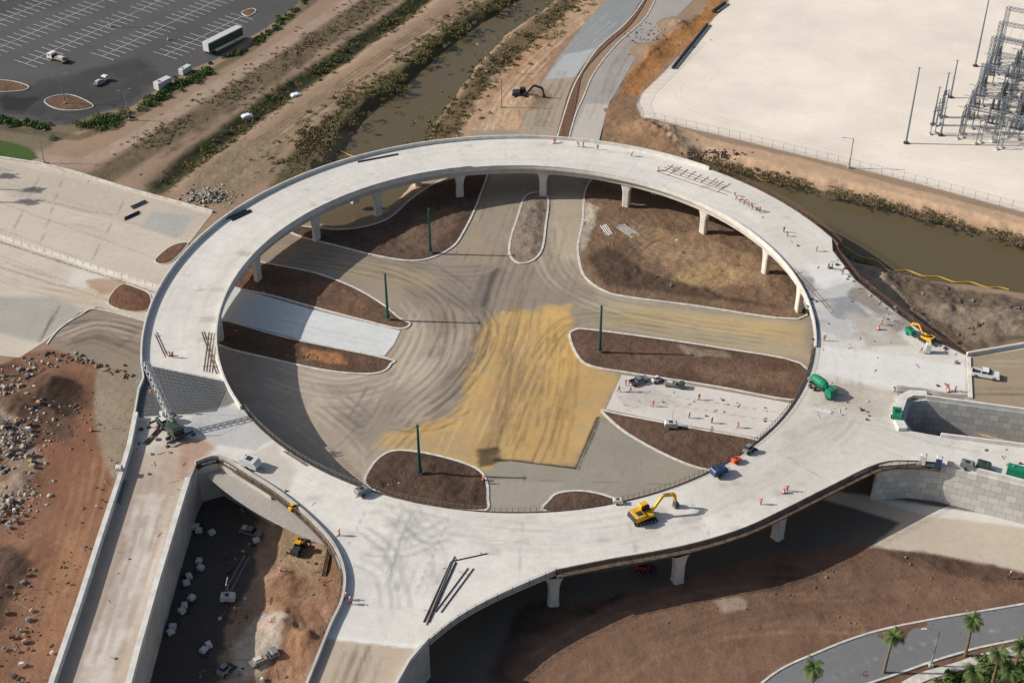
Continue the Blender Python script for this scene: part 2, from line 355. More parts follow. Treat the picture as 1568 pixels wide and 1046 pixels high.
# --- ring interior
T.poly(circ(92,0,360,90)[:-1],C(148,134,115),1,0,.9)
T.poly(PL([(640,225),(800,225),(800,270),(560,300),(430,350),(480,300)]),C(168,143,117),1.5,.8,rough=.3)
T.poly(PL([(720,200),(880,200),(920,330),(900,420),(1240,480),(1245,560),(950,560),(920,650),(740,790),(560,760),(430,690),(330,560),(330,520),(600,560),(620,500),(540,440),(400,405),(330,380),(520,370),(690,380),(730,320)]),C(154,140,122),1,.2,1,rough=-.08)
T.poly(PL([(560,400),(700,390),(780,400),(830,410),(890,420),(930,460),(860,470),(760,480),(640,470)]),C(142,130,116),3,1.5,.8,.8)
T.poly(PL([(700,260),(740,262),(735,360),(780,410),(700,400),(720,340)]),C(162,145,123),2,1,.8,.7)
T.poly(PL([(845,270),(895,270),(885,400),(850,400)]),C(176,161,139),1.5,1,.8,.7)
T.poly(PL([(330,530),(600,575),(640,520),(720,500),(700,600),(640,680),(560,740),(430,690)]),C(168,154,136),4,2,.8,.7)
T.poly(PL([(500,590),(600,580),(640,600),(600,660),(560,700),(520,660)]),C(134,124,111),3,1.5,.6,.8)
T.poly(PL([(470,395),(600,405),(680,425),(640,450),(540,420)]),C(168,150,120),2,1,.7,.8)
T.poly(PL([(930,462),(1235,495),(1238,550),(1100,530),(920,500)]),C(168,152,122),1,.4,.9,.6)
T.poly(PL([(960,470),(1235,500),(1235,525),(960,490)]),C(184,158,110),1.5,.6,.7,1)
T.poly(PL([(735,500),(775,478),(870,470),(884,500),(888,545),(950,572),(945,600),(915,640),(882,719),(770,706),(738,722),(690,706),(640,692),(575,684),(590,668),(690,640),(712,575)]),C(190,156,102,ds=.0),2.2,1.3,.95,.6)
T.poly(PL([(830,470),(868,470),(885,520),(880,570),(850,640),(830,600),(835,540)]),C(206,168,104,ds=.0),2,1,.7,.6)
T.poly(PL([(770,520),(810,520),(790,600),(760,690),(735,690),(755,600)]),C(154,128,92),2.5,1,.7,.9)
T.poly(PL([(600,680),(700,660),(720,700),(650,690)]),C(168,146,112),2,1,.7,.8)
T.poly(PL([(735,425),(770,410),(742,472),(715,470)]),C(112,105,100),1.5,.6,.6)
T.poly(PL([(752,418),(762,412),(744,470),(736,470)]),C(62,59,58),.8,.3,.7)
T.tracks(PL([(800,270),(770,360),(740,440),(700,560),(600,660),(540,720)]),9,7,C(110,99,88),.5,.5,11)
T.tracks(PL([(860,280),(850,380),(820,470),(800,600),(790,700)]),8,7,C(116,99,76),.5,.5,12)
T.tracks(PL([(400,375),(560,400),(650,430),(700,480),(690,560),(610,640),(560,720)]),10,6,C(100,91,82),.5,.5,13)
T.tracks(PL([(420,380),(600,410),(720,420),(800,400)]),6,4,C(106,97,88),.45,.5,14)
T.tracks(PL([(360,560),(470,600),(560,600),(640,560),(680,480)]),10,6,C(190,177,158),.6,.7,15)
T.tracks(PL([(380,600),(460,640),(520,690),(540,740)]),7,5,C(186,171,152),.5,.7,16)
T.tracks(PL([(460,590),(520,640),(560,660),(600,600)]),5,4,C(110,101,92),.5,.5,56)
T.tracks(PL([(1230,520),(1080,500),(940,480),(850,500),(780,620),(760,700)]),7,5,C(114,97,72),.5,.5,17)
T.tracks(PL([(1230,505),(1080,485),(920,450),(860,400),(850,300)]),8,5,C(188,173,150),.5,.6,18)
T.tracks(PL([(850,470),(840,560),(830,640),(815,705)]),11,7,C(134,106,68),.5,.5,19)
T.tracks(PL([(800,480),(770,560),(740,640),(715,700)]),9,7,C(210,178,122),.5,.5,20)
T.tracks(PL([(820,600),(800,660),(780,705)]),8,9,C(90,73,56),.5,.4,21)
T.tracks(PL([(660,430),(735,500),(690,590),(600,650)]),5,2.5,C(80,75,70),.6,.6,22)
T.tracks(PL([(720,600),(660,640),(600,640)]),4,2.2,C(78,73,68),.5,.6,23)
T.tracks(PL([(600,620),(640,560),(660,500),(630,455)]),5,4,C(188,173,152),.6,.7,24)
T.stroke(D([(760,704),(880,718)]),1.2,C(70,60,48),.6,.9,.2)
T.stroke(D([(882,719),(916,640)]),.8,C(52,48,42),.5,.95,.1)
T.poly(PL([(735,690),(760,685),(765,705),(735,715)]),C(56,48,42),1,.8,.8,.8)
# --- low ground between ramps
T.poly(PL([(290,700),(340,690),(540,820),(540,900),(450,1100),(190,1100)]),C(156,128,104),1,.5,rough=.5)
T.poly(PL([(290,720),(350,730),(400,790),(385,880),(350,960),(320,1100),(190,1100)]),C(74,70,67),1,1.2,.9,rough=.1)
T.poly(PL([(430,880),(520,850),(520,950),(450,1046),(380,1046),(400,960)]),C(154,113,84),2,1.4,.8,.8,rough=.7)
T.poly(PL([(420,800),(470,800),(500,840),(480,900),(430,860)]),C(174,145,115),2,1.4,.8,.8,rough=.4)
T.poly(PL([(400,940),(440,950),(400,1040),(350,1046),(360,980)]),C(186,175,160),1.5,1,.8,.8)
T.stroke(D([(455,930),(440,980),(400,1046)]),2,C(70,52,42),1,.6,.9,1,rough=.9)
# --- south east
T.poly(PL([(560,1200),(760,880),(1300,700),(2000,800),(2200,1300)]),C(114,87,70),1,0,rough=.3)
T.poly(PL([(700,840),(1100,760),(1340,740),(1568,795),(2000,870),(2000,960),(1568,882),(1440,850),(1300,832),(1160,850),(1000,900),(840,935),(780,1000),(720,1120),(560,1120)]),C(98,91,82),1,.4,rough=-.1)
T.poly(PL([(790,930),(860,920),(960,905),(880,1000),(820,1050),(740,1120),(760,1000)]),C(64,51,44),2,1.4,.8,.8,rough=.6)
T.poly(PL([(1180,745),(1340,760),(1568,800),(2000,880),(2000,950),(1568,878),(1440,850),(1330,838),(1380,800),(1300,775)]),C(190,175,156),.8,.3,rough=-.1)
T.poly(PL([(1340,765),(1568,792),(2000,870),(2000,885),(1568,808),(1420,790)]),C(206,201,192),.6,.2)
T.poly(PL([(1330,838),(1440,850),(1568,880),(2000,960),(2000,1000),(1568,905),(1400,870)]),C(92,70,57),1.2,.8,.9,rough=.8)
T.poly(PL([(820,960),(1000,915),(1300,880),(1568,905),(2000,1000),(1700,1000),(1568,920),(1330,955),(1150,1030),(1050,1100),(760,1100)]),C(128,98,78),4,2,.8,.7,rough=.3)
T.poly(PL([(1080,900),(1300,890),(1450,915),(1250,960),(1120,1000),(1000,1010)]),C(112,85,68),5,3,.7,1,rough=.35)
T.poly(PL([(1160,870),(1240,868),(1250,890),(1180,895)]),C(54,43,38),3,1.5,.6,1)
T.tracks(PL([(850,1040),(980,960),(1150,920),(1400,920)]),7,9,C(148,117,94),.35,.7,25)
T.tracks(PL([(1000,1046),(1120,990),(1300,950),(1500,920)]),4,7,C(94,72,58),.35,.6,26)
T.poly(PL([(1100,920),(1135,915),(1140,930),(1110,935)]),C(170,150,130),.8,.8,.6,1)
T.poly(PL([(1360,1100),(1400,1035),(1568,985),(2000,900),(2200,1300)]),C(154,138,112),.8,.3,rough=.1)
T.poly(PL([(1450,1100),(1470,1040),(1568,1012),(2000,900),(2200,1300)]),C(72,74,48),.8,.6,rough=.2)
T.C*=(1+.24*fbm(X,Y,14,5,2)+np.clip(T.R+.15,0,.6)*.7*fbm(X,Y,2.6,4,33))[:,None]
# heights
Z=np.zeros(len(X)); Rr=np.maximum(T.R,0)
Z+=Rr*(fbm(X,Y,7,5,20)*1.6+fbm(X,Y,1.6,3,31)*.5)
for px,py,r,h in ((1010,205,5,2.2),(1030,222,4,1.6),(985,195,4,1.5),(70,590,4,1.2),(20,630,5,1.3),(20,740,5,1.0),(1340,430,6,2),(1440,470,7,1.8),(1540,490,7,1.8),(430,960,4,1.6),(470,985,4,1.6),(800,150,5,1.2),(1040,40,4,1.5),(1000,80,4,1.3),(430,890,4,1.2),(30,860,5,1),):
    x,y=P2(px,py); d2=(X-x)**2+(Y-y)**2; Z+=h*np.exp(-d2/(r*r))*(1+fbm(X,Y,2,3,9)*.9)
for pp in (creekA,creekB):
    i=np.nonzero((X>min(p[0] for p in pp)-12)&(X<max(p[0] for p in pp)+12)&(Y>min(p[1] for p in pp)-12)&(Y<max(p[1] for p in pp)+12))[0]
    d=pdist(X[i],Y[i],pp)+fbm(X[i],Y[i],6,4,14)*2.5
    t=np.clip((d+1.2)/5.5,0,1); t=t*t*(3-2*t); Z[i]=Z[i]*t-3.4*(1-t)
    w=np.clip(1-(d)/3.0,0,1)*.5; T.C[i]=T.C[i]*(1-w[:,None])+np.array(C(86,76,54))*w[:,None]
dd=pdist(X,Y,PL([(790,-130),(640,8),(560,62),(520,92),(455,130),(400,170),(320,225),(250,280)]),False); Z-=1.6*np.exp(-(dd/3.5)**2)
idx=np.arange(nx*ny).reshape(ny,nx)
F=np.stack([idx[:-1,:-1],idx[:-1,1:],idx[1:,1:],idx[1:,:-1]],-1).reshape(-1,4)
npmesh('ground',np.column_stack([X,Y,Z]),F,['dirt'],col=np.clip(T.C,.005,.85),smooth=True,alpha=np.clip(.25+T.R*1.3,0,1))
# ------------------------------------------------------------------ ground level pavements
def pv(name,px,col,z=.03,spc=1.2,mk='conc',smooth=False,fn=None):
    p=S(px) if smooth else dens(PL(px),4)
    def f(pt):
        pt.C*=(1+.2*fbm(pt.X,pt.Y,10,5,5))[:,None]
        if fn: fn(pt)
    return sheet(name,p,[],z,spc,mk,col,f)
def f1(pt):
    for o in (0,7,14,21,28): pt.stroke(D([(-300,130+o*5.2),(330,338+o*6.5)]),.22,C(120,112,104),.3,.55,.02)
    pt.poly(PL([(-300,140),(0,246),(200,295),(325,330),(290,365),(-300,220)]),C(182,168,152),1,.4,.6,.5)
    pt.poly(PL([(235,325),(300,332),(270,365),(215,350)]),C(166,165,161),1,.3,.9)
    pt.poly(PL([(-300,380),(0,455),(80,455),(130,470),(95,505),(60,524),(0,510),(-300,460)]),C(158,155,147),1.5,.4,.8,.4)
    pt.poly(PL([(60,440),(180,440),(170,470),(120,470)]),C(200,182,156),1.5,1,.8,.8)
    pt.poly(PL([(120,400),(240,445),(225,470),(170,445),(100,440)]),C(214,206,194),1.5,.5,.7,.5)
    pt.poly(PL([(130,430),(190,425),(200,445),(150,452)]),C(164,132,102),1,.7,.8,.8)
    pt.stroke(D([(-300,262),(0,362),(240,440)]),.9,C(218,212,200),.3,1,.03)
    pt.stroke(D([(-300,271),(0,371),(240,449)]),.5,C(90,84,78),.3,.8,.03)
    pt.stroke(D([(90,470),(60,524)]),.5,C(90,86,80),.5,.8,.2)
    for a in ([(20,300),(170,330)],[(100,262),(60,380)],[(200,290),(140,400)],[(20,355),(70,250)],[(0,410),(200,470)]): pt.stroke(D(a),.22,C(128,120,112),.3,.7,.02)
    for k in range(6): pt.tracks(PL([(-50,400+k*5),(100,450),(210,470)]),1,3,C(142,130,116),.5,.5,k)
    for k in range(4): pt.tracks(PL([(-50,270+k*12),(120,320+k*12),(300,370)]),1,3,C(152,140,126),.45,.6,k+9)
pv('concrete_pavement',[(-500,105),(-100,215),(0,243),(60,252),(110,264),(200,292),(326,326),(290,372),(238,452),(228,492),(150,470),(120,480),(68,524),(30,548),(0,545),(-500,420)],C(196,184,168),.06,.6,fn=f1)
def f2(pt):
    pt.tracks(PL([(80,530),(150,510),(230,540)]),9,4,C(88,82,74),.7,.6,2)
    pt.tracks(PL([(90,515),(150,495),(230,510)]),6,4,C(186,174,158),.55,.6,4)
pv('service_road',[(72,528),(90,505),(122,484),(150,474),(228,494),(330,520),(330,570),(215,580),(120,548)],C(142,128,112),.075,.5,fn=f2)
pv('road_carriageway',[(1090,-140),(1010,-40),(985,2),(957,38),(918,72),(888,115),(872,150),(850,222),(788,222),(808,172),(833,122),(858,84),(893,40),(925,2),(950,-40),(1000,-140)],C(140,142,142),.05,.6,
   fn=lambda pt:(pt.poly(PL([(835,120),(880,112),(850,225),(780,225)]),C(168,152,130),1.5,.6,.95),pt.poly(PL([(862,85),(910,75),(882,118),(835,122)]),C(180,181,180),.8,.3,.8),pt.tracks(PL([(860,110),(835,160),(815,222)]),6,3,C(96,86,74),.6,.6,3),pt.tracks(PL([(960,10),(900,60),(860,100)]),4,3,C(170,170,168),.5,.6,5)))
pv('road_carriageway',[(1160,-140),(1080,-30),(1060,3),(1020,42),(977,82),(950,130),(932,160),(915,225),(868,225),(880,180),(893,150),(910,112),(945,68),(985,32),(1002,3),(1020,-30),(1080,-140)],C(164,157,150),.05,.6,
   fn=lambda pt:(pt.poly(PL([(895,160),(935,160),(915,225),(866,225)]),C(188,180,170),.8,.4,.9),pt.tracks(PL([(1020,20),(950,90),(905,200)]),6,3,C(124,115,108),.5,.5,3)))
pv('concrete_pavement',[(330,432),(420,458),(480,475),(613,507),(603,528),(588,546),(520,535),(440,515),(330,486)],C(206,207,204),.07,.7,fn=lambda pt:(pt.stroke(D([(470,475),(450,515)]),.5,C(230,230,228),.3,.6,.05),pt.tracks(PL([(350,470),(480,505),(600,530)]),3,3,C(176,176,172),.3,.5,4)))
pv('concrete_pavement',[(952,574),(1080,594),(1212,618),(1198,642),(1162,671),(1100,660),(1000,642),(928,627)],C(206,199,191),.07,.5,
   fn=lambda pt:[pt.stroke(D([(945,580+q),(1215,622+q)]),.22,C(140,134,128),.25,.6,.02) for q in (14,28)]+[pt.poly(PL([(940,600),(1000,590),(1050,620),(960,630)]),C(176,166,156),1.5,1,.6,1)])
pv('asphalt_base',[(737,735),(762,708),(780,706),(882,719),(916,641),(935,652),(1000,690),(1087,722),(1075,760),(1000,790),(740,800),(748,760)],C(150,142,127),.05,.5,
   fn=lambda pt:(pt.stroke(D([(748,733),(1040,742)]),.15,C(110,106,100),.2,.6,0),pt.poly(PL([(737,735),(860,740),(840,790),(740,790)]),C(160,152,137),1,.5,.7),pt.stroke(D([(885,719),(918,642)]),.5,C(60,56,50),.4,.8,.1),pt.tracks(PL([(900,770),(960,720),(940,660)]),4,3,C(132,125,112),.5,.5,3)))
pv('asphalt_road',[(1100,1110),(1180,1035),(1250,1000),(1330,970),(1420,950),(1568,925),(2000,850),(2000,900),(1568,978),(1460,1003),(1380,1030),(1300,1060),(1240,1110)],C(118,118,119),.05,.8,smooth=True,
   fn=lambda pt:(pt.stroke(catmull(PL([(1170,1110),(1290,1030),(1420,985),(1568,957),(2000,880)]),5,False),.16,C(180,176,160),.2,.5,0,1)))
mb=MB()
for pth in ([(1100,1110),(1180,1035),(1250,1000),(1330,970),(1420,950),(1568,925),(2000,850)],[(1240,1110),(1300,1060),(1380,1030),(1460,1003),(1568,978),(2000,900)]):
    ribbon(mb,catmull(PL(pth),5,False),-.2,.2,-.1,.2,'kerb')
ribbon(mb,catmull(PL([(1330,1110),(1390,1048),(1470,1020),(1568,994),(2000,915)]),5,False),-.9,.9,-.1,.17,'kerb')
ribbon(mb,catmull(PL([(850,222),(872,150),(888,115),(918,72),(957,38),(985,2),(1010,-40)]),5,False),-.2,.2,-.1,.2,'kerb')
ribbon(mb,catmull(PL([(868,225),(880,180),(893,150),(910,112),(945,68),(985,32),(1002,3),(1020,-30)]),5,False),-.2,.2,-.1,.2,'kerb')
ribbon(mb,catmull(PL([(72,528),(90,505),(122,484),(150,474),(228,494)]),5,False),-.2,.2,-.1,.25,'kerb')
ribbon(mb,PL([(-500,105),(-100,215),(0,243),(60,252),(110,264),(200,292),(326,326)]),-.3,.3,-.1,.6,'kerb')
mb.obj('road_kerb')
mb=MB()
for k in range(26):
    a=P2(-60+k*11.8,345+k*3.75); b_=P2(-60+(k+.93)*11.8,345+(k+.93)*3.75); ribbon(mb,[a,b_],-.28,.28,.06,.3,'barrier'); ribbon(mb,[a,b_],-.12,.12,.3,.85,'barrier')
mb.obj('concrete_barrier')
sheet('median_soil',catmull(PL([(990,0),(966,38),(928,72),(893,112),(884,150),(866,222),(850,222),(868,150),(884,115),(915,75),(953,42),(982,2)]),3),[],.16,1,'islanddirt',C(120,90,70))
brown=C(102,79,64)
def island(px,col=brown,n=4,rough=.35,fn=None,w=.26):
    p=dens(S(px,n),1.5)
    if area(p)<0: p=p[::-1]
    mb=MB(); ribbon(mb,p,-w,w,-.1,.2,'kerb',True)
    o=mb.obj('traffic_island')
    q=offset(p,.25)
    def zf(x,y):
        d=-pdist(x,y,p); w=np.clip((d-.3)/2,0,1)
        return w*(rough*.6+rough*(fbm(x,y,5,4,6)*2.5+fbm(x,y,1.3,3,7)*1.2))
    def pf(pt):
        pt.C*=(1+.6*fbm(pt.X,pt.Y,5,5,4))[:,None]
        if fn: fn(pt)
    sheet('soil',q,[],.13,.5,'islanddirt',col,pf,zf,par=o)
    return o
island([(745,262),(735,300),(723,330),(710,355),(695,377),(665,394),(630,400),(580,393),(520,378),(455,361),(430,345),(470,348),(530,352),(590,338),(630,305),(660,285),(700,268)],C(96,76,64),fn=lambda pt:pt.poly(PL([(640,330),(690,320),(700,350),(650,380),(610,380)]),C(122,98,80),2,1.2,.7,.9))
island([(806,300),(792,335),(782,365),(780,388),(788,400),(800,404),(818,398),(830,382),(835,350),(838,300)],C(136,120,104),rough=.5)
island([(897,290),(892,340),(885,375),(887,400),(896,425),(925,446),(965,456),(1060,468),(1222,489),(1226,450),(1200,400),(1140,340),(1060,295),(980,272),(920,270)],C(122,98,77),rough=.35,
   fn=lambda pt:(pt.poly(PL([(900,395),(930,380),(1000,420),(1100,450),(1200,475),(1000,450),(920,440)]),C(80,63,52),1.5,1,.8),pt.poly(PL([(960,350),(1060,360),(1150,390),(1180,440),(1060,440),(990,400)]),C(148,120,90),2,1.3,.9,.6),pt.poly(PL([(1080,400),(1140,420),(1100,445),(1030,430)]),C(172,142,98),1.5,1,.7,1),pt.tracks(PL([(930,330),(1000,380),(1100,400),(1180,430)]),7,4,C(160,134,108),.55,.6,3),pt.tracks(PL([(950,420),(1000,370),(1100,340)]),5,4,C(86,68,56),.5,.6,6),pt.poly(PL([(895,310),(915,320),(905,370),(890,390),(888,350)]),C(190,180,165),.8,.6,.7,.8)))
island([(330,385),(400,402),(480,418),(540,440),(585,466),(612,488),(628,496),(612,504),(560,492),(480,471),(420,454),(330,430)],C(112,86,69))
island([(330,490),(440,518),(590,549),(598,558),(585,570),(555,573),(500,568),(420,551),(330,526)],C(102,78,63),fn=lambda pt:pt.poly(PL([(460,535),(520,545),(530,560),(470,552)]),C(170,118,74),.8,.6,.8,1))
island([(608,690),(585,698),(568,716),(560,742),(600,762),(680,778),(742,782),(747,764),(745,738),(733,720),(700,706),(650,694)],C(90,70,58),rough=.5)
island([(838,784),(842,765),(856,755),(888,752),(920,757),(950,768),(960,780)],C(98,77,63))
island([(872,515),(880,506),(900,505),(1000,518),(1100,533),(1226,557),(1236,600),(1212,613),(1100,593),(960,571),(905,561),(884,545)],C(103,79,65),rough=.15,fn=lambda pt:(pt.poly(PL([(1060,560),(1210,570),(1220,600),(1080,580)]),C(128,102,81),2,1,.8,1),pt.poly(PL([(1040,530),(1110,538),(1120,550),(1050,545)]),C(150,132,112),.8,.6,.7,1)))
island([(922,630),(945,634),(1060,656),(1162,675),(1153,690),(1120,708),(1086,720),(1030,702),(960,664)],C(102,79,65),rough=.2)
island([(170,452),(188,436),(212,442),(230,452),(228,474),(200,478),(168,468)],C(120,86,67),rough=.3,w=.12)
island([(238,398),(262,378),(288,372),(280,385),(262,402),(245,405)],C(116,86,67),rough=.3,w=.12)
# ------------------------------------------------------------------ elevated roundabout
front=PL([(212,600),(205,640),(195,690),(180,740),(150,830),(118,930),(78,1046),(55,1115),(35,1175),(165,1175),(183,1105),(200,1046),(212,1000),(240,900),(270,800),(289,738),(300,712),(335,703),(380,728),(430,760),(475,798),(510,838),(526,880),(523,920),(505,960),(485,1010),(465,1060),(440,1130),(560,1130),(600,1060),(625,1015),(655,980),(700,945),(760,912),(850,873),(930,857),(1000,845),(1070,830),(1140,808),(1200,780),(1270,745),(1345,710),(1400,706),(1450,712),(1568,742),(1850,812),(1850,722),(1568,684),(1440,668),(1395,660),(1382,640),(1390,615),(1418,610),(1568,630),(1850,668),(1850,505),(1568,530),(1480,545),(1430,522),(1370,478),(1310,430),(1275,385)],ZD)
outer=circ(RO,22,198,120)+front
inner=circ(RI,0,360,160)[:-1]
RB=bpy.data.objects.new('elevated_roundabout_bridge',None); link(RB)
def deckpaint(pt):
    x,y=pt.X,pt.Y
    pl=lambda l: PL(l,ZD)
    dl=lambda l: dens(PL(l,ZD),3,False)
    pt.C*=(1+.16*fbm(x,y,16,4,2)+.16*fbm(x,y,3,5,6))[:,None]
    ang=np.arctan2(y-RC[1],x-RC[0]); rad=np.hypot(x-RC[0],y-RC[1])
    pt.C*=(1+.14*fbm(ang*12,rad,2.0,4,11))[:,None]
    pt.poly(pl([(1100,262),(1190,300),(1275,385),(1480,545),(1470,600),(1400,700),(1250,760),(1100,800),(1060,770),(1180,690),(1235,590),(1245,500),(1215,420),(1160,340)]),C(203,197,187),3,1.5,.6,.7)
    pt.poly(pl([(200,690),(290,700),(285,760),(195,1080),(190,1180),(40,1180),(150,830)]),C(172,152,134),1,.5,.9)
    pt.poly(pl([(215,760),(250,760),(180,1000),(150,1080),(120,1046),(180,880)]),C(208,198,186),1.2,1.2,.85,1.2)
    pt.tracks(pl([(240,720),(210,840),(150,1040)]),7,3,C(134,108,90),.6,.7,3)
    pt.tracks(pl([(230,760),(195,880),(140,1040)]),4,3,C(216,209,200),.6,.7,8)
    pt.poly(pl([(270,660),(330,680),(320,715),(270,735),(230,690)]),C(164,124,96),1.5,.9,.8,.9)
    pt.poly(pl([(205,640),(285,655),(270,735),(200,720)]),C(188,171,153),1.5,.9,.7,.9)
    pt.poly(pl([(205,555),(352,585),(362,615),(330,632),(205,640)]),C(120,118,114),.3,0,1)
    pt.poly(pl([(300,632),(362,618),(420,672),(390,690),(330,680),(285,655)]),C(182,180,177),.6,.2,.9)
    pt.poly(pl([(360,700),(420,680),(460,720),(440,750),(380,725)]),C(186,176,163),1.5,.8,.7,.8)
    pt.poly(pl([(500,976),(650,990),(600,1140),(430,1140)]),C(184,166,144),.5,.2,.95)
    pt.tracks(pl([(560,990),(540,1040),(520,1100)]),6,3,C(128,110,92),.6,.6,4)
    pt.stroke(dl([(503,975),(652,992)]),.8,C(225,222,215),.3,.9,.05)
    for k,(a,b,c) in enumerate((((640,780),(620,830),(600,900)),((700,790),(625,830),(565,830)),((560,800),(610,840),(630,900)),((590,770),(640,830),(690,830)),((600,800),(660,850),(640,920)),((560,850),(600,880),(610,950)))):
        pt.tracks(pl([a,b,c]),4,3,C(128,126,124),.42,.5,30+k)
    pt.tracks(pl([(560,780),(700,815),(850,830),(1000,810),(1120,760)]),8,5,C(172,166,158),.42,.6,40)
    pt.tracks(pl([(1120,760),(1220,700),(1290,640),(1300,560),(1270,470)]),9,5,C(162,156,148),.48,.6,41)
    pt.tracks(pl([(1150,760),(1280,660),(1420,690),(1560,715)]),7,4,C(166,161,154),.45,.6,42)
    pt.tracks(pl([(1300,620),(1270,660),(1200,690),(1240,640)]),6,3,C(142,139,134),.45,.5,43)
    pt.tracks([(RC[0]+73*math.cos(math.radians(a)),RC[1]+73*math.sin(math.radians(a))) for a in range(30,200,12)],4,5,C(190,184,174),.35,.8,46)
    pt.poly(pl([(1478,546),(1600,530),(1850,505),(1850,668),(1568,630),(1480,612)]),C(156,138,114),.5,.1,1)
    pt.tracks(pl([(1480,560),(1568,560),(1700,565)]),3,2,C(190,178,156),.5,.8,44)
    pt.tracks(pl([(1480,600),(1568,600),(1700,610)]),3,2,C(108,92,74),.5,.6,45)
    pt.poly(pl([(1250,440),(1330,425),(1400,490),(1380,520),(1290,520),(1245,500)]),C(180,180,179),1,.8,.8,.9)
    pt.poly(pl([(1255,460),(1300,455),(1330,485),(1280,490)]),C(132,134,138),.8,.6,.8,1)
    pt.poly(pl([(1215,418),(1245,425),(1255,520),(1238,520),(1225,460)]),C(126,127,130),.6,.4,.8,.8)
    pt.poly(pl([(1230,405),(1300,400),(1330,425),(1260,440)]),C(216,214,210),1,.6,.8,.8)
    pt.poly(pl([(1310,430),(1370,478),(1400,500),(1370,510),(1340,480),(1300,450)]),C(118,103,88),.8,.8,.7,1.2)
    pt.poly(pl([(1300,480),(1350,490),(1400,530),(1330,530)]),C(174,163,148),1,.6,.8,.8)
    pt.poly(pl([(1260,530),(1480,560),(1478,605),(1380,600),(1250,570)]),C(218,215,210),1,.5,.8,.6)
    pt.poly(pl([(1250,575),(1370,600),(1360,640),(1240,620)]),C(180,168,150),1,.8,.8,.8)
    pt.poly(pl([(1370,590),(1480,605),(1480,618),(1380,612)]),C(120,108,92),.6,.5,.8,1)
    pt.poly(pl([(1150,640),(1250,600),(1380,660),(1250,740),(1100,770),(1050,760)]),C(200,191,179),4,1,.6,.6)
    for a in ((560,782,520,860),(800,800,795,880),(1060,770,1090,826),(1190,690,1280,745),(690,790,640,900),(960,790,975,850)): pt.stroke(dl([(a[0],a[1]),(a[2],a[3])]),.15,C(146,142,136),.25,.7,.02)
    for ad in range(20,200,9):
        a=math.radians(ad); pt.stroke([(RC[0]+66*math.cos(a),RC[1]+66*math.sin(a)),(RC[0]+80*math.cos(a),RC[1]+80*math.sin(a))],.12,C(165,160,154),.3,.5,.02)
    for k in range(60):
        a=RNG.uniform(-180,180); r=RNG.uniform(67,79); cx,cy=RC[0]+r*math.cos(math.radians(a)),RC[1]+r*math.sin(math.radians(a)); s_=RNG.uniform(.4,1.8)
        pt.poly([(cx-s_,cy-s_*.6),(cx+s_,cy-s_*.5),(cx+s_*.9,cy+s_*.6),(cx-s_*.7,cy+s_*.5)],C(148,139,128),.8,.3,RNG.uniform(.15,.45))
    for k in range(50):
        q=pl([(RNG.uniform(520,1350),RNG.uniform(690,850))])[0]; s_=RNG.uniform(.4,1.6)
        pt.poly([(q[0]-s_,q[1]-s_*.5),(q[0]+s_,q[1]-s_*.5),(q[0]+s_*.9,q[1]+s_*.6),(q[0]-s_*.7,q[1]+s_*.5)],C(160,150,140),.8,.3,RNG.uniform(.15,.4))
sheet('deck_surface',dens(outer,3),[inner],ZD,.5,'conc',C(212,207,198),deckpaint,par=RB)
mb=MB(); dn=dens(outer,3)
if area(dn)<0: dn=dn[::-1]
def wallstrip(mb,p,z0,z1,k,closed=True):
    n=len(p); vs=[(a,b,z0) for a,b in p]+[(a,b,z1) for a,b in p]; mb.add(vs,[(i,(i+1)%n,n+(i+1)%n,n+i) for i in range(n if closed else n-1)],k)
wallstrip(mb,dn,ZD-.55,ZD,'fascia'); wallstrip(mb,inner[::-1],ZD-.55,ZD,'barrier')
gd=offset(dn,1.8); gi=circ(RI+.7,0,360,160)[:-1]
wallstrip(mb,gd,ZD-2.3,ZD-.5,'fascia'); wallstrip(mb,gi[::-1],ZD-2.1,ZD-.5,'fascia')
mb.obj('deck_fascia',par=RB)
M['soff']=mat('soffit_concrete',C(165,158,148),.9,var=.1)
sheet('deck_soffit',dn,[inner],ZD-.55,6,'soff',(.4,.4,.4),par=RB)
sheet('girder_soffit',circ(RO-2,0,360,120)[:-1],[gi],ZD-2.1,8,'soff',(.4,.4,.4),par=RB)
mb=MB()
ribbon(mb,circ(RO-.15,52,198,110)+PL([(212,600),(205,640)],ZD),0,.35,ZD,ZD+.95,'barrier')
ribbon(mb,circ(RI+.1,100,212,80),-.4,0,ZD,ZD+.95,'barrier')
ribbon(mb,circ(RI+.1,-12,100,80),-.3,0,ZD,ZD+.6,'barrier')
ribbon(mb,dens(PL([(205,640),(195,690),(180,740),(150,830),(118,930),(78,1046),(55,1115)],ZD),3,False),.1,1.0,ZD-.5,ZD+1.5,'barrier')
ribbon(mb,dens(PL([(289,738),(270,800),(240,900),(212,1000),(200,1046),(183,1105)],ZD),3,False),-.5,.5,ZD,ZD+1.2,'barrier')
ribbon(mb,dens(catmull(PL([(300,712),(335,703),(380,728),(430,760),(475,798),(510,838),(526,880),(523,920),(505,960),(485,1010),(465,1060),(440,1130)],ZD),4,False),1.5,False),-.05,.4,ZD,ZD+.9,'fascia')
ribbon(mb,dens(PL([(560,1130),(600,1060),(625,1015),(655,980)],ZD),2,False),-.4,.1,ZD,ZD+.95,'barrier')
for s_ in ([(1440,669),(1568,685),(1850,724)],[(1450,711),(1568,741),(1850,811)],[(1418,611),(1568,631),(1850,669)],[(1480,545),(1568,530),(1850,505)]):
    ribbon(mb,dens(PL(s_,ZD),3,False),-.2,.25,ZD,ZD+.9,'barrier')
ribbon(mb,dens(PL([(1483,548),(1486,610)],ZD),2,False),-.4,.4,ZD,ZD+.3,'barrier')
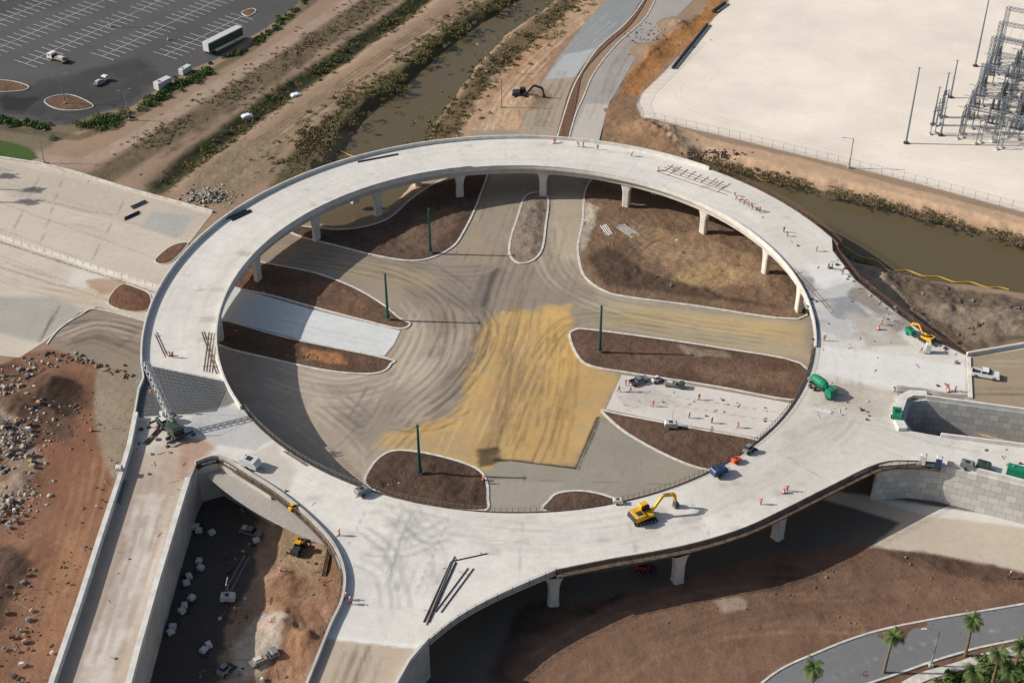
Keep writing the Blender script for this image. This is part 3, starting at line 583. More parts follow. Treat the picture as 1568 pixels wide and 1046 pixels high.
ribbon(mb,dens(PL([(1382,660),(1372,640),(1382,612),(1395,606),(1418,607)],ZD),2,False),-.9,.9,ZD,ZD+.8,'barrier')
mb.obj('parapet',par=RB)
mb=MB()
def formwork(path,side,out=1.0,z=ZD,k='wood',pk=('dsteel','rust'),rk='grey'):
    p=dens(path,1.8,False)
    ribbon(mb,p,side*.02,side*out,z-.8,z-.5,k)
    ribbon(mb,p,0,side*.2,z-.5,z+.2,k)
    q=offset(p,side*out*.8,False)
    for i,(a,b) in enumerate(q):
        mb.bar((a,b,z-.5),(a,b,z+1.0),.05,pk[0] if i%3 else pk[1])
        if i:
            for h in (.5,1.0): mb.bar((q[i-1][0],q[i-1][1],z+h),(a,b,z+h),.03 if rk=='grey' else .05,rk)
formwork(circ(RI,212,348,140),1,.6)
formwork(circ(RO,20,56,30)[::-1],1,1.2,pk=('rust','rust'),rk='rust')
formwork(PL([(1275,385),(1310,430),(1370,478),(1430,522),(1480,545)],ZD),1,1.3,pk=('rust','rust'),rk='rust')
formwork(catmull(PL([(850,873),(930,857),(1000,845),(1070,830),(1140,808),(1200,780),(1270,745),(1345,710),(1400,706),(1440,710)],ZD),4,False),-1,1.4)
formwork(catmull(PL([(300,712),(335,703),(380,728),(430,760),(475,798),(510,838),(526,880),(523,920),(505,960)],ZD),4,False),-1,.7)
formwork(catmull(PL([(655,980),(700,945),(760,912),(850,873)],ZD),4,False),-1,.5,k='fascia')
mb.obj('edge_formwork',par=RB)
mb=MB()
def column(px,py,w=2.3,t=1.4,r=None):
    x,y=P2(px,py); 
    a=math.atan2(y-RC[1],x-RC[0])
    if r: x,y=RC[0]+r*math.cos(a),RC[1]+r*math.sin(a)
    ca,sa=math.cos(a),math.sin(a)
    lv=[(-.6,w*.9,t*1.1),(.1,w*.9,t*1.1),(.12,w*.8,t),(4.2,w*.8,t),(5.6,w*1.0,t*1.02),(ZD-2.0,w*1.45,t*1.08)]
    vs=[];fs=[]
    for k,(z,ww,tt) in enumerate(lv):
        for sx,sy in ((-.5,-.35),(-.35,-.5),(.35,-.5),(.5,-.35),(.5,.35),(.35,.5),(-.35,.5),(-.5,.35)):
            u,v=sx*tt,sy*ww; vs.append((x+u*ca-v*sa,y+u*sa+v*ca,z))
        if k:
            for i in range(8): fs.append(((k-1)*8+i,(k-1)*8+(i+1)%8,k*8+(i+1)%8,k*8+i))
    mb.add(vs,fs,'column')
for px,py in ((487,368),(586,335),(705,305),(830,308),(950,328),(1060,368),(1150,425),(1200,480),(392,430),(348,520),(345,640)): column(px,py,r=66.5)
for px,py in ((550,313),(640,285),(1010,290)): column(px,py,r=76)
for px,py in ((847,922),(1037,888),(1190,822)): column(px,py,2.4,2.0)
mb.obj('bridge_columns',par=RB)
mb=MB()
def rwall(px,off=.03,z0=-.4,z1=ZD-.05,k='block'):
    p=dens(PL(px,ZD),3,False); ribbon(mb,p,-off,off+.3,z0,z1,k)
rwall([(1395,662),(1383,642),(1391,614),(1418,611),(1568,631),(1850,669)],.35)
rwall([(1440,669),(1568,685),(1850,724)],.1); rwall([(1345,711),(1400,707),(1450,713),(1568,743),(1850,813)],.35)
rwall([(1480,545),(1568,530),(1850,505)],.1)
mb.obj('block_retaining_wall')
mb=MB()
def rw2(px): ribbon(mb,dens(PL(px,ZD),3,False),-.2,.25,-.4,ZD-.56,'fascia')
rw2([(289,738),(270,800),(240,900),(212,1000),(200,1046),(183,1105)]); rw2([(195,690),(180,740),(150,830),(118,930),(78,1046),(55,1115)])
rw2([(289,738),(300,714),(335,705),(380,730),(415,752)])
rw2([(505,960),(485,1010),(465,1060),(440,1130)]); rw2([(560,1130),(600,1060),(625,1015),(655,980)])
mb.obj('concrete_retaining_wall')
mb=MB()
q=PL([(208,557),(350,587),(360,613),(330,630),(207,637)],ZD)
a0,a1,b0,b1=q[0],q[1],q[4],q[3]
n=70
for i in range(n+1):
    t=i/n; p0=(a0[0]+(a1[0]-a0[0])*t,a0[1]+(a1[1]-a0[1])*t); p1=(b0[0]+(b1[0]-b0[0])*t,b0[1]+(b1[1]-b0[1])*t)
    mb.bar((*p0,ZD+.09),(*p1,ZD+.09),.05,'steel' if i%2 else 'grey')
for i in range(13):
    t=i/12; p0=(a0[0]+(b0[0]-a0[0])*t,a0[1]+(b0[1]-a0[1])*t); p1=(a1[0]+(b1[0]-a1[0])*t,a1[1]+(b1[1]-a1[1])*t)
    mb.bar((*p0,ZD+.17),(*p1,ZD+.17),.035,'grey')
mb.obj('rebar_mat')
# ------------------------------------------------------------------ parking lot
mb=MB()
o0=Vector(P2(343,60)); d=(Vector(P2(373,45))-Vector(P2(315,75))).normalized(); nrm=Vector((-d.y,d.x)); 
lot=PL([(-600,-300),(560,-150),(440,5),(360,50),(300,85),(200,120),(160,90),(60,110),(-20,112),(-600,90)])
def line(a,b,w=.11,z=.05):
    a=Vector(a);b=Vector(b); n_=Vector((-(b-a).y,(b-a).x)).normalized()*w
    mb.add([(*(a-n_),z),(*(b-n_),z),(*(b+n_),z),(*(a+n_),z)],[(0,1,2,3)],'paintw')
def inlot(p): return pdist(np.array([p[0]]),np.array([p[1]]),lot)[0]<-1
for r in range(0,12):
    off=7+r*16.0; prev=None
    for s_ in range(-60,45):
        c=o0+nrm*off+d*(s_*2.75)
        if inlot(c-nrm*5) and inlot(c+nrm*5):
            if s_%19!=0: line(c-nrm*4.9,c+nrm*4.9)
            if prev is not None: line(prev,c)
            prev=c
        else: prev=None
mb.obj('parking_stall_markings')
for pp in ([(68,156),(82,148),(108,146),(134,156),(142,165),(115,170),(85,167)],[(-40,125),(10,124),(40,131),(42,137),(20,141),(-40,140)],[(370,20),(385,14),(392,18),(380,26)]):
    island(pp,C(112,86,68),rough=.15,w=.12)
# ------------------------------------------------------------------ vegetation
def clumps(name,spots,m,leaf=.35,per=40):
    V=[]
    for (x,y,z,r,h) in spots:
        k=int(per*RNG.uniform(.7,1.3)); th=RNG.uniform(0,6.28,k); rr=np.sqrt(RNG.random(k))*r; zz=RNG.random(k)**.7*h*np.sqrt(np.clip(1-(rr/r)**2*.8,0.05,1))
        c=np.stack([x+rr*np.cos(th),y+rr*np.sin(th),z+zz],1); V.append((c,np.full(k,leaf)*RNG.uniform(.6,1.5,k)))
    c=np.concatenate([a for a,b in V]); s_=np.concatenate([b for a,b in V])[:,None]
    u=RNG.normal(size=c.shape); u/=np.linalg.norm(u,axis=1)[:,None]; w=RNG.normal(size=c.shape); w=np.cross(u,w); w/=np.linalg.norm(w,axis=1)[:,None]
    vs=np.stack([c-u*s_,c+w*s_*.45,c+u*s_,c-w*s_*.45],1).reshape(-1,3); F=np.arange(len(vs)).reshape(-1,4)
    return npmesh(name,vs,F,[m])
def along(path,width,n,r,h,z=0,thr=-.06):
    p=dens(PL(path),1,False); out=[]
    for _ in range(n):
        q=p[random.randrange(len(p))]; out.append((q[0]+random.gauss(0,width/2.4),q[1]+random.gauss(0,width/2.4),z,random.uniform(*r),random.uniform(*h)))
    a=np.array(out); k=fbm(a[:,0],a[:,1],9,3,40)>thr+RNG.uniform(-.1,.06,len(a)); return [o for o,kk in zip(out,k) if kk]
clumps('creek_bank_reeds',along([(930,-130),(800,-20),(716,24),(630,90),(550,150),(490,196),(445,245)],8,1500,(.5,1.4),(.3,1.2),-.3,-.1)+along([(1010,-110),(885,0),(800,66),(745,116),(708,165),(672,210)],8,1300,(.5,1.3),(.3,1.1),-.3,-.1),'reed',.28,28)
clumps('canal_bank_grass',along([(1090,248),(1200,273),(1300,297),(1420,327),(1568,366),(1800,428)],3.4,1100,(.4,.9),(.15,.5),-.6,-.1)+along([(1280,385),(1350,412),(1450,436),(1568,452),(1700,480)],2,300,(.4,.9),(.2,.6),-1),'scrub',.22,20)
clumps('ditch_shrubs',along([(700,-45),(640,-5),(560,58),(500,100),(400,165),(330,215),(270,265)],6.5,300,(.6,1.6),(.4,1.3),-.9,.03),'ditch',.28,46)
clumps('slope_scrub',along([(620,-30),(440,92),(300,182),(190,250)],10,1100,(.3,.9),(.1,.35),0,-.02)+along([(800,-150),(650,-5),(520,92),(380,190),(250,290)],10,900,(.3,1.),(.1,.45),-.4,-.02)+along([(560,155),(500,200),(440,260)],9,400,(.4,1),(.1,.5),0),'scrub',.22,14)
clumps('hedge_shrubs',along([(470,0),(380,75),(325,100)],2,100,(.6,1.1),(.5,1.1))+along([(320,108),(260,140),(215,170),(190,185)],3,110,(.7,1.4),(.7,1.6))+along([(185,178),(150,195),(110,205)],4,110,(1,1.8),(.9,2.1))+along([(100,205),(40,190),(-40,180)],2.5,100,(.7,1.3),(.6,1.4)),'shrub',.3,56)
clumps('roadside_shrubs',along([(1450,1060),(1500,1045),(1568,1030),(1650,1005)],4,240,(.6,1.3),(.5,1.3)),'shrub',.3,60)
def palm(h,seed):
    r=random.Random(seed); mb=MB(); lx,ly=r.uniform(-.5,.5),r.uniform(-.5,.5)
    N=8
    for i in range(N):
        a=i/N;b=(i+1)/N
        mb.bar((lx*a*a,ly*a*a,h*a),(lx*b*b,ly*b*b,h*b),.3*(1-.45*a),'trunk',8,.3*(1-.45*b))
    for k in range(38):
        az=r.uniform(0,6.28); el=r.uniform(-.8,1.25); L=r.uniform(1.5,2.5); p=Vector((lx,ly,h)); dr=Vector((math.cos(az)*math.cos(el),math.sin(az)*math.cos(el),math.sin(el)))
        seg=7; km='palm' if el>-.45 else 'trunk'
        for i in range(seg):
            q=p+dr*(L/seg); mb.bar(p,q,.035,km,3)
            side=dr.cross(Vector((0,0,1))); 
            if side.length<.01: side=Vector((1,0,0))
            side.normalize(); ll=.6*math.sin(math.pi*(i+1.3)/(seg+1.6))+.1
            for sg in (-1,1):
                for j in range(2):
                    b=p+(q-p)*(j/2); tip=b+side*sg*ll+dr*.35+Vector((0,0,-.22-r.random()*.15))
                    mb.add([b,b+dr*.13,tip],[(0,1,2)],km)
            p=q; dr=(dr+Vector((0,0,-.22))).normalized()
    return mb
for i,(cx,cy,h) in enumerate(((1366,974,9),(1493,948,9),(1251,1024,8),(1489,1027,6),(1532,1004,7.5),(1563,990,7),(1545,1030,5),(1600,985,8))):
    bx,by=P2(cx,cy,h); palm(h,i).obj('palm_tree',(bx,by,0),i)
for i,(cx,cy,h) in enumerate(((-35,290,9),(-55,268,8),(-20,310,7))):
    x,y=P2(cx,cy); palm(h,i+20).obj('palm_tree',(x,y,0),i)
# ------------------------------------------------------------------ rocks
def rocks(name,cx,cy,spread,n,s0,s1,m,z=0,sy=None,mound=0):
    V=[];F=[]
    x0,y0=P2(cx,cy,z); base=np.array([(-1,-1,-1),(1,-1,-1),(1,1,-1),(-1,1,-1),(-1,-1,1),(1,-1,1),(1,1,1),(-1,1,1)],float)
    f=[(3,2,1,0),(4,5,6,7),(0,1,5,4),(1,2,6,5),(2,3,7,6),(3,0,4,7)]
    for k in range(n):
        s_=RNG.uniform(s0,s1)*RNG.choice([.4,.55,.7,1]); v=base*RNG.uniform(.55,1,(8,3))*np.array([s_,s_*RNG.uniform(.3,1),s_*RNG.uniform(.2,.6)])
        a,b,c=RNG.uniform(-.6,.6),RNG.uniform(-.6,.6),RNG.uniform(0,6.28)
        R=np.array(Matrix.Rotation(c,3,'Z')@Matrix.Rotation(a,3,'X')@Matrix.Rotation(b,3,'Y')); v=v@R.T
        g=RNG.normal(size=2)*np.array([spread,sy or spread])/1.8
        rr=math.hypot(g[0]/spread,g[1]/(sy or spread)); v+=np.array([x0+g[0],y0+g[1],z+s_*.2+mound*max(0,1-rr)]); o=len(V)*8; V.append(v); F+=[[o+i for i in q] for q in f]
    return npmesh(name,np.concatenate(V),np.array(F),[m])
rocks('rock_pile',318,302,5.5,420,.25,.6,'rock',sy=4,mound=1.2)
for a in ((30,640,7,200),(20,750,6,180),(60,560,5,60),(10,600,6,120),(5,690,7,160),(15,780,5,100)): rocks('concrete_rubble_pile',a[0],a[1],a[2],a[3],.2,.75,'rock',mound=.6)
for a in ((75,541),(110,548),(150,560),(195,575),(90,545),(130,553),(172,567)): rocks('concrete_rubble_pile',a[0],a[1],2.5,22,.2,.6,'rockd',sy=1)
for a in ((1360,430,6,120),(1420,455,7,140),(1480,470,8,150),(1550,480,8,150),(1500,500,7,100)): rocks('riprap_rubble',a[0],a[1],a[2],a[3],.25,.9,'rockd',mound=.8,sy=4)
rocks('riprap_rubble',1460,478,16,160,.3,1.0,'rock',sy=3); rocks('concrete_rubble_pile',900,345,1.3,50,.2,.5,'rock',sy=4)
rocks('riprap_rubble',1070,235,9,140,.2,.7,'rockd',sy=2)
rocks('concrete_rubble_pile',805,385,1.6,40,.2,.5,'rock'); rocks('concrete_rubble_pile',820,325,2,22,.2,.5,'rock')
rocks('dirt_clods',1060,440,18,180,.15,.5,'rockd',sy=6); rocks('dirt_clods',620,380,9,80,.15,.4,'rockd',sy=2.5)
rocks('dirt_clods',440,930,8,220,.15,.6,'rockd',sy=10); rocks('dirt_clods',1000,60,8,120,.2,.6,'rockd',sy=12); rocks('dirt_clods',1010,215,6,100,.2,.6,'rockd',sy=5)
rocks('dirt_clods',1200,900,40,200,.1,.35,'rockd',sy=10)
rocks('dirt_clods',90,640,10,120,.2,.45,'rockd',sy=8); rocks('dirt_clods',660,735,7,90,.15,.4,'rockd',sy=4); rocks('dirt_clods',480,545,9,80,.15,.5,'rockd',sy=2)
rocks('dirt_clods',880,768,4,50,.15,.4,'rockd',sy=1.5); rocks('dirt_clods',60,900,9,160,.15,.5,'rockd',sy=14)
# ------------------------------------------------------------------ poles, fences, substation
def lamp(h,k,r=.17):
    mb=MB(); mb.box((0,0,.35),(.7,.7,.7),'fascia'); mb.bar((0,0,.7),(0,0,h),r,k,10,r*.6)
    return mb
def polegreen():
    mb=lamp(12.3,'greenpole',.36); mb.bar((0,0,.7),(0,0,1.3),.5,'greenpole',10); mb.box((0,0,12.35),(.6,.6,.12),'greenpole')
    for s_ in (-1,1): mb.bar((0,0,12.2),(0,s_*.9,12.4),.07,'greenpole')
    return mb
g=None
for px,py in ((643,727),(918,541),(659,389),(594,491)):
    x,y=P2(px,py)
    if g is None: g=polegreen().obj('street_lamp',(x,y,.2))
    else: inst(g,'street_lamp',(x,y,.2))
mb=lamp(10,'steel'); 
for s_ in (-1,1): mb.bar((0,0,9.9),(s_*1.5,0,10.2),.06,'steel'); mb.box((s_*1.7,0,10.15),(.8,.35,.15),'steel')
g=None
for px,py in ((170,42),(258,62),(198,185),(68,250),(100,160),(400,-10)):
    x,y=P2(px,py)
    if g is None: g=mb.obj('street_lamp',(x,y,0),.4,sc=.95)
    else: inst(g,'street_lamp',(x,y,0),.4,.95)
mb=lamp(9,'steel'); mb.bar((0,0,8.8),(-2.4,0,9.3),.06,'steel'); mb.box((-2.7,0,9.25),(.9,.35,.14),'kglass')
x,y=P2(1300,258); g=mb.obj('street_lamp',(x,y,0)); 
for px,py in ((1425,1020),(768,165),(745,112)): x,y=P2(px,py); inst(g,'street_lamp',(x,y,0))
for px,py,h in ((1387,220,23),(1493,102,24),(1428,192,12),(1440,180,14),(1440,208,9),(1455,150,12)):
    x,y=P2(px,py); mb=MB(); mb.bar((0,0,0),(0,0,h),.3,'gsteel',10,.16); mb.bar((0,0,0),(0,0,.5),.7,'dsteel',10); 
    for a in (-.4,.4): mb.bar((0,0,h-.5),(a*2,0,h-.2),.04,'grey')
    mb.obj('lightning_mast',(x,y,0))
def fence(path,h=2.4,step=3,name='chain_link_fence',z=0):
    p=dens(PL(path),step,False); mb=MB()
    for i,(a,b) in enumerate(p):
        mb.bar((a,b,z-.3),(a,b,z+h),.06,'steel',5)
        if i:
            c=p[i-1]
            for k,r in ((h,.035),(h*.5,.012),(.15,.02),(h*.75,.012),(h*.25,.012)): mb.bar((*c,z+k),(a,b,z+k),r,'steel',3)
            for j in range(1,6):
                t=j/6; mb.bar((c[0]+(a-c[0])*t,c[1]+(b-c[1])*t,z+.1),(c[0]+(a-c[0])*t,c[1]+(b-c[1])*t,z+h),.01,'steel',3)
    return mb.obj(name)
fence([(1062,66),(985,142),(975,160),(985,182),(1100,207),(1250,243),(1400,280),(1568,325),(1800,382)])
fence([(0,262),(-200,205)])
mb=MB(); a=P(1083,38,.5);b=P(1030,104,.5); mb.bar(a,b,.45,'dsteel',12); mb.bar((a[0]+1.0,a[1]+.6,.2),(b[0]+1.0,b[1]+.6,.2),.3,'kerb',4); mb.obj('steel_pipe')
mb=MB(); a=P(1110,5,.5);b=P(1092,18,.5); mb.bar(a,b,.6,'dsteel',12); mb.bar((a[0]+1.2,a[1],.3),(b[0]+1.2,b[1],.3),.3,'kerb',4); mb.obj('steel_pipe')
def lat(mb,p,q,w,r=.05,k='gsteel'):
    p=Vector(p);q=Vector(q);d=(q-p);L=d.length;d.normalize();a=d.orthogonal().normalized()*w/2;b=d.cross(a)
    n=max(2,int(L/(w*1.2)))
    cs=[a+b,a-b,-a-b,-a+b]
    for c in cs: mb.bar(p+c,q+c,r,k,3)
    for i in range(n):
        s0=p+d*L*i/n;s1=p+d*L*(i+1)/n
        for j in range(4): mb.bar(s0+cs[j],s1+cs[(j+1)%4],r*.7,k,3)
g0=Vector((*P2(1462,203),0)); ex=(Vector((*P2(1560,226),0))-g0).normalized(); ey=(Vector((*P2(1500,125),0))-g0).normalized()
mb=MB()
ext=[2,11,20,29,38]; eyt=[0,10,20,31,43,55]
for i in ext:
    for j in eyt:
        b=g0+ex*i+ey*j; hgt=9 if j<12 else (13 if j<30 else 17)
        lat(mb,b,b+Vector((0,0,hgt)),1.0,.085)
        mb.box(b+Vector((0,0,.2)),(1.6,1.6,.4),'fascia')
        if i!=ext[0]: c=g0+ex*ext[ext.index(i)-1]+ey*j; lat(mb,c+Vector((0,0,hgt-.5)),b+Vector((0,0,hgt-.5)),.9,.075); 
        if i!=ext[0] and j>12: c=g0+ex*ext[ext.index(i)-1]+ey*j; lat(mb,c+Vector((0,0,7)),b+Vector((0,0,7)),.8,.06)
        if j and i in (2,20,38): c=g0+ex*i+ey*eyt[eyt.index(j)-1]; lat(mb,c+Vector((0,0,8)),b+Vector((0,0,8)),.9,.07)
        if j>20:
            for w_ in (3,6): c=g0+ex*(i+w_)+ey*(j-11); mb.bar(c+Vector((0,0,12.5)),b+ex*w_+Vector((0,0,12.5)),.04,'dsteel',3)
mb.obj('substation_gantry')
mb=MB()
for a in (-1.2,0,1.2):
    mb.bar((a,0,3),(a,0,5.6),.18,'grey',8)
    for r_ in range(5): mb.bar((a,0,3.2+r_*.45),(a,0,3.3+r_*.45),.34,'dsteel',8)
    mb.bar((a,0,5.6),(a,.0,5.9),.1,'steel',6)
for a in (-1.4,1.4): mb.bar((a,-.4,0),(a,-.4,3),.13,'gsteel'); mb.bar((a,.4,0),(a,.4,3),.13,'gsteel'); mb.bar((a,-.4,0),(a,.4,3),.08,'gsteel')
mb.box((0,0,3),(3.4,1.1,.2),'gsteel'); mb.bar((-3.5,0,5.9),(3.5,0,5.9),.09,'gsteel'); mb.box((0,0,.2),(3.6,1.4,.4),'fascia')
g=None
for i in range(6):
    for j in range(7):
        b=g0+ex*(4.5+6.5*i-2)+ey*(4.5+7.8*j)
        if g is None: g=mb.obj('substation_switchgear',b,math.atan2(ex.y,ex.x))
        else: inst(g,'substation_switchgear',b,math.atan2(ex.y,ex.x)+(1.57 if (i+j)%3==0 else 0),1+.25*((i*j)%3))
for px,py in ((1428,205),(1442,180),(1436,192),(1470,212),(1498,220),(1530,228)):
    mb=MB(); hh=7
    for a in (-.9,.9): mb.bar((a,0,0),(a,0,hh),.13,'gsteel',6); mb.box((a,0,.2),(1,1,.4),'fascia')
    mb.bar((-1.3,0,hh),(1.3,0,hh),.14,'gsteel'); mb.bar((-.9,0,2),(.9,0,4.5),.07,'gsteel'); mb.bar((.9,0,2),(-.9,0,4.5),.07,'gsteel')
    for a in (-.9,0,.9): mb.bar((a,0,hh),(a,0,hh+1.5),.15,'grey',8)
    x,y=P2(px,py); mb.obj('transmission_support',(x,y,0),.5)
mb=MB()
for pth in ([(1285,376),(1310,388),(1345,402),(1360,412),(1390,416),(1450,428),(1500,436),(1545,444)],[(498,214),(510,222),(520,232),(545,240)],[(1130,262),(1170,275),(1210,283)]):
    q=catmull([P2(a,b+2*math.sin(a*.13),ZW+.15) for a,b in dens([(a,b) for a,b in pth],12,False)],4,False)
    for i in range(1,len(q)): mb.bar((*q[i-1],ZW+.12),(*q[i],ZW+.12),.14,'boom',6)
mb.obj('floating_boom')
# ------------------------------------------------------------------ machines
def trk(mb,L,w,h,y,k='black'):
    r=h/2; prof=[(-L/2+r+math.cos(a)*r,r+math.sin(a)*r) for a in [math.pi/2+i*math.pi/6 for i in range(7)]]+[(L/2-r+math.cos(a)*r,r+math.sin(a)*r) for a in [-math.pi/2+i*math.pi/6 for i in range(7)]]
    mb.extr(prof,y-w/2,y+w/2,k)
    for i in range(6): mb.bar((-L/2+r+i*(L-h)/5,y-w/2-.03,r*.8),(-L/2+r+i*(L-h)/5,y+w/2+.03,r*.8),r*.45,'grey',8)
def excavator(col='yellow',sw=0.0):
    mb=MB(); trk(mb,4.4,.6,.95,-1.25); trk(mb,4.4,.6,.95,1.25); mb.box((0,0,.7),(2.6,2,.5),'dsteel'); mb.bar((0,0,.9),(0,0,1.15),.7,'dsteel',14)
    s0=len(mb.v)
    mb.extr([(-2.5,1.15),(1.5,1.15),(1.5,1.5),(-.2,1.6),(-.4,2.2),(-2.3,2.2),(-2.6,1.9)],-1.3,1.3,col)
    mb.extr([(-2.75,1.15),(-2.3,1.15),(-2.2,2.15),(-2.6,2.1)],-1.25,1.25,'dsteel'); mb.box((-1.2,-.3,2.23),(1.2,1.2,.06),'dsteel')
    mb.extr([(-.3,1.5),(1.55,1.5),(1.5,2.3),(1.1,2.95),(-.2,2.95)],.35,1.28,'glass'); mb.box((.4,.82,3.0),(1.5,1.0,.1),col); mb.box((-.3,.82,2.2),(.12,.96,1.5),col); mb.box((.6,1.29,1.75),(1.8,.06,.5),col)
    mb.bar((-1.3,-.6,2.2),(-1.3,-.6,2.7),.08,'black',8)
    mb.extr([(1.2,1.3),(1.6,1.9),(3.4,4.2),(4.2,4.5),(6.3,3.5),(6.2,3.1),(4.1,3.85),(3.7,3.6),(1.7,1.2)],-.45,-.05,col)
    mb.extr([(5.9,3.9),(6.5,3.7),(6.9,3.0),(7.1,1.3),(6.8,1.3),(6.2,2.9)],-.42,-.08,col)
    mb.extr([(6.8,1.4),(7.3,1.3),(7.6,.6),(7.1,.05),(6.4,.2),(6.7,.6),(6.6,1.0)],-.75,.25,'dsteel')
    mb.bar((1.9,-.25,1.3),(3.6,-.25,3.6),.09,'steel',6); mb.bar((3.8,-.25,4.55),(6.2,-.25,3.95),.08,'steel',6); mb.bar((6.6,-.25,3.5),(7.2,-.25,1.4),.07,'steel',6)
    R=Matrix.Rotation(sw,3,'Z')
    for i in range(s0,len(mb.v)): mb.v[i]=tuple(R@Vector(mb.v[i]))
    return mb
def pickup(col='white'):
    mb=MB(); mb.extr([(-2.8,.45),(2.75,.45),(2.85,.8),(2.7,1.1),(1.2,1.2),(-.9,1.2),(-.9,.75),(-2.8,.75)],-.95,.95,col)
    mb.box((-1.85,-.9,1.0),(1.9,.1,.5),col); mb.box((-1.85,.9,1.0),(1.9,.1,.5),col); mb.box((-2.77,0,1.0),(.08,1.8,.5),col); mb.box((-1.85,0,.8),(1.8,1.6,.06),'dsteel')
    mb.extr([(-.9,1.2),(1.25,1.2),(.6,1.78),(-.75,1.8)],-.82,.82,'glass'); mb.box((-.1,0,1.82),(1.3,1.6,.08),col)
    for x in (-.88,.2): 
        for y in (-.84,.84): mb.bar((x,y,1.2),(x+.08,y*.97,1.8),.05,col)
    for x in (-1.8,1.8):
        for y in (-.85,.85): mb.wheel(x,y,.4,.28)
    mb.box((2.83,0,.6),(.08,1.8,.2),'dsteel'); mb.box((-2.83,0,.55),(.08,1.8,.16),'steel')
    return mb
def flatbed(col='white',load='woodlt',L=7.5):
    mb=MB(); mb.box((0,0,.75),(L,.9,.25),'dsteel'); mb.extr([(L/2-2,.6),(L/2,.6),(L/2,1.5),(L/2-.35,2.3),(L/2-1.7,2.35),(L/2-2,2.2)],-1.1,1.1,col)
    mb.extr([(L/2-.36,1.55),(L/2+.02,1.5),(L/2-.33,2.2),(L/2-.5,2.2)],-1.0,1.0,'glass')
    for y in (-1.11,1.11): mb.box((L/2-1.0,y,1.8),(.9,.04,.5),'glass')
    mb.box((-1.1,0,1.0),(L-2.4,2.3,.14),'grey'); 
    mb.box((-1.1,0,1.35),(L*.45,1.8,.5),load); mb.box((-1.5,.2,1.75),(L*.25,1.2,.3),'offw'); mb.box((L/2-2.25,0,1.4),(.08,2.2,.9),'dsteel')
    for x in (-L/2+1.2,L/2-1.1):
        for y in (-.95,.95): mb.wheel(x,y,.48,.32)
    return mb
def semi():
    mb=MB(); mb.box((0,0,2.7),(15.5,2.5,2.9),'offw'); mb.box((0,-1.26,2.6),(15.3,.03,2.5),'dgreen'); mb.box((0,0,4.17),(15.55,2.55,.06),'offw')
    for i in range(16): mb.box((-7.5+i,-1.28,2.6),(.06,.03,2.8),'grey'); mb.box((-7.5+i,0,4.21),(.06,2.5,.03),'grey')
    for x in (-6.4,-5.2):
        for y in (-1,1): mb.wheel(x,y,.5,.4)
    for y in (-.8,.8): mb.bar((4.5,y,0),(4.5,y,1.3),.09,'dsteel')
    mb.box((7.77,0,2.7),(.04,2.3,2.7),'steel'); mb.box((0,0,1.15),(14,1,.2),'dsteel')
    return mb
def crane():
    mb=MB(); mb.box((0,0,1.15),(8.5,2.4,.7),'dgreen')
    for x in (-3,-1.6,1.6,3):
        for y in (-1.15,1.15): mb.wheel(x,y,.6,.45)
    for x in (-4,4):
        mb.box((x,0,.9),(.5,6,.25),'dsteel')
        for y in (-3,3): mb.bar((x,y,0),(x,y,1),.12,'steel',8); mb.box((x,y,.06),(.8,.8,.1),'dsteel')
    mb.extr([(3,1.5),(4.4,1.5),(4.4,2.4),(3.9,2.9),(3,2.9)],-1.15,0,'offw'); mb.extr([(3.1,2.1),(4.43,2.1),(3.95,2.8),(3.1,2.8)],-1.17,-.05,'glass')
    mb.extr([(-3.2,1.6),(1.2,1.6),(1.2,2.4),(-1,3),(-3.2,2.8)],-1.1,1.1,'dgreen'); mb.extr([(.3,1.7),(1.9,1.7),(1.7,3.1),(.3,3.1)],.5,1.4,'glass'); mb.box((1.0,.95,3.14),(1.5,1,.08),'offw')
    mb.box((-3.4,0,2.1),(.8,2.3,1.2),'dsteel')
    lat(mb,(-.5,-.3,2.6),(7.5,-.3,13.5),1.1,.15,'offw'); mb.bar((-2,-.3,3),(-1.5,-.3,5.5),.12,'dgreen'); mb.bar((-1.5,-.3,5.5),(7.5,-.3,13.5),.05,'black',3)
    mb.bar((7.5,-.3,13.5),(7.6,-.3,6),.05,'black',3); mb.bar((7.6,-.3,6),(7.6,-.3,5.3),.25,'yellow',8)
    return mb
def mixer(col='green'):
    mb=MB(); mb.box((0,0,.9),(7.6,1,.35),'dsteel'); mb.extr([(2,.7),(3.9,.7),(3.9,1.7),(3.6,2.7),(2.1,2.7)],-1.15,1.15,col); mb.extr([(3.55,1.75),(3.93,1.7),(3.63,2.6),(3.4,2.6)],-1,1,'glass')
    pr=[(-3.4,.45),(-2.6,.85),(-1.4,1.15),(0,1.2),(1.0,1.0),(1.7,.5)]
    for (a,r0),(b,r1) in zip(pr[:-1],pr[1:]): mb.bar((a,0,2.6-.08*a),(b,0,2.6-.08*b),r0,col,14,r1,cap=(a==-3.4 or b==1.7))
    mb.bar((-3.5,0,2.3),(-4.4,0,1.2),.35,'steel',6); mb.bar((-3.4,-.6,1),(-3,-.5,2.6),.08,col); mb.bar((-3.4,.6,1),(-3,.5,2.6),.08,col)
    for x in (-2.6,-1.4,2.9):
        for y in (-1,1): mb.wheel(x,y,.52,.4)
    return mb
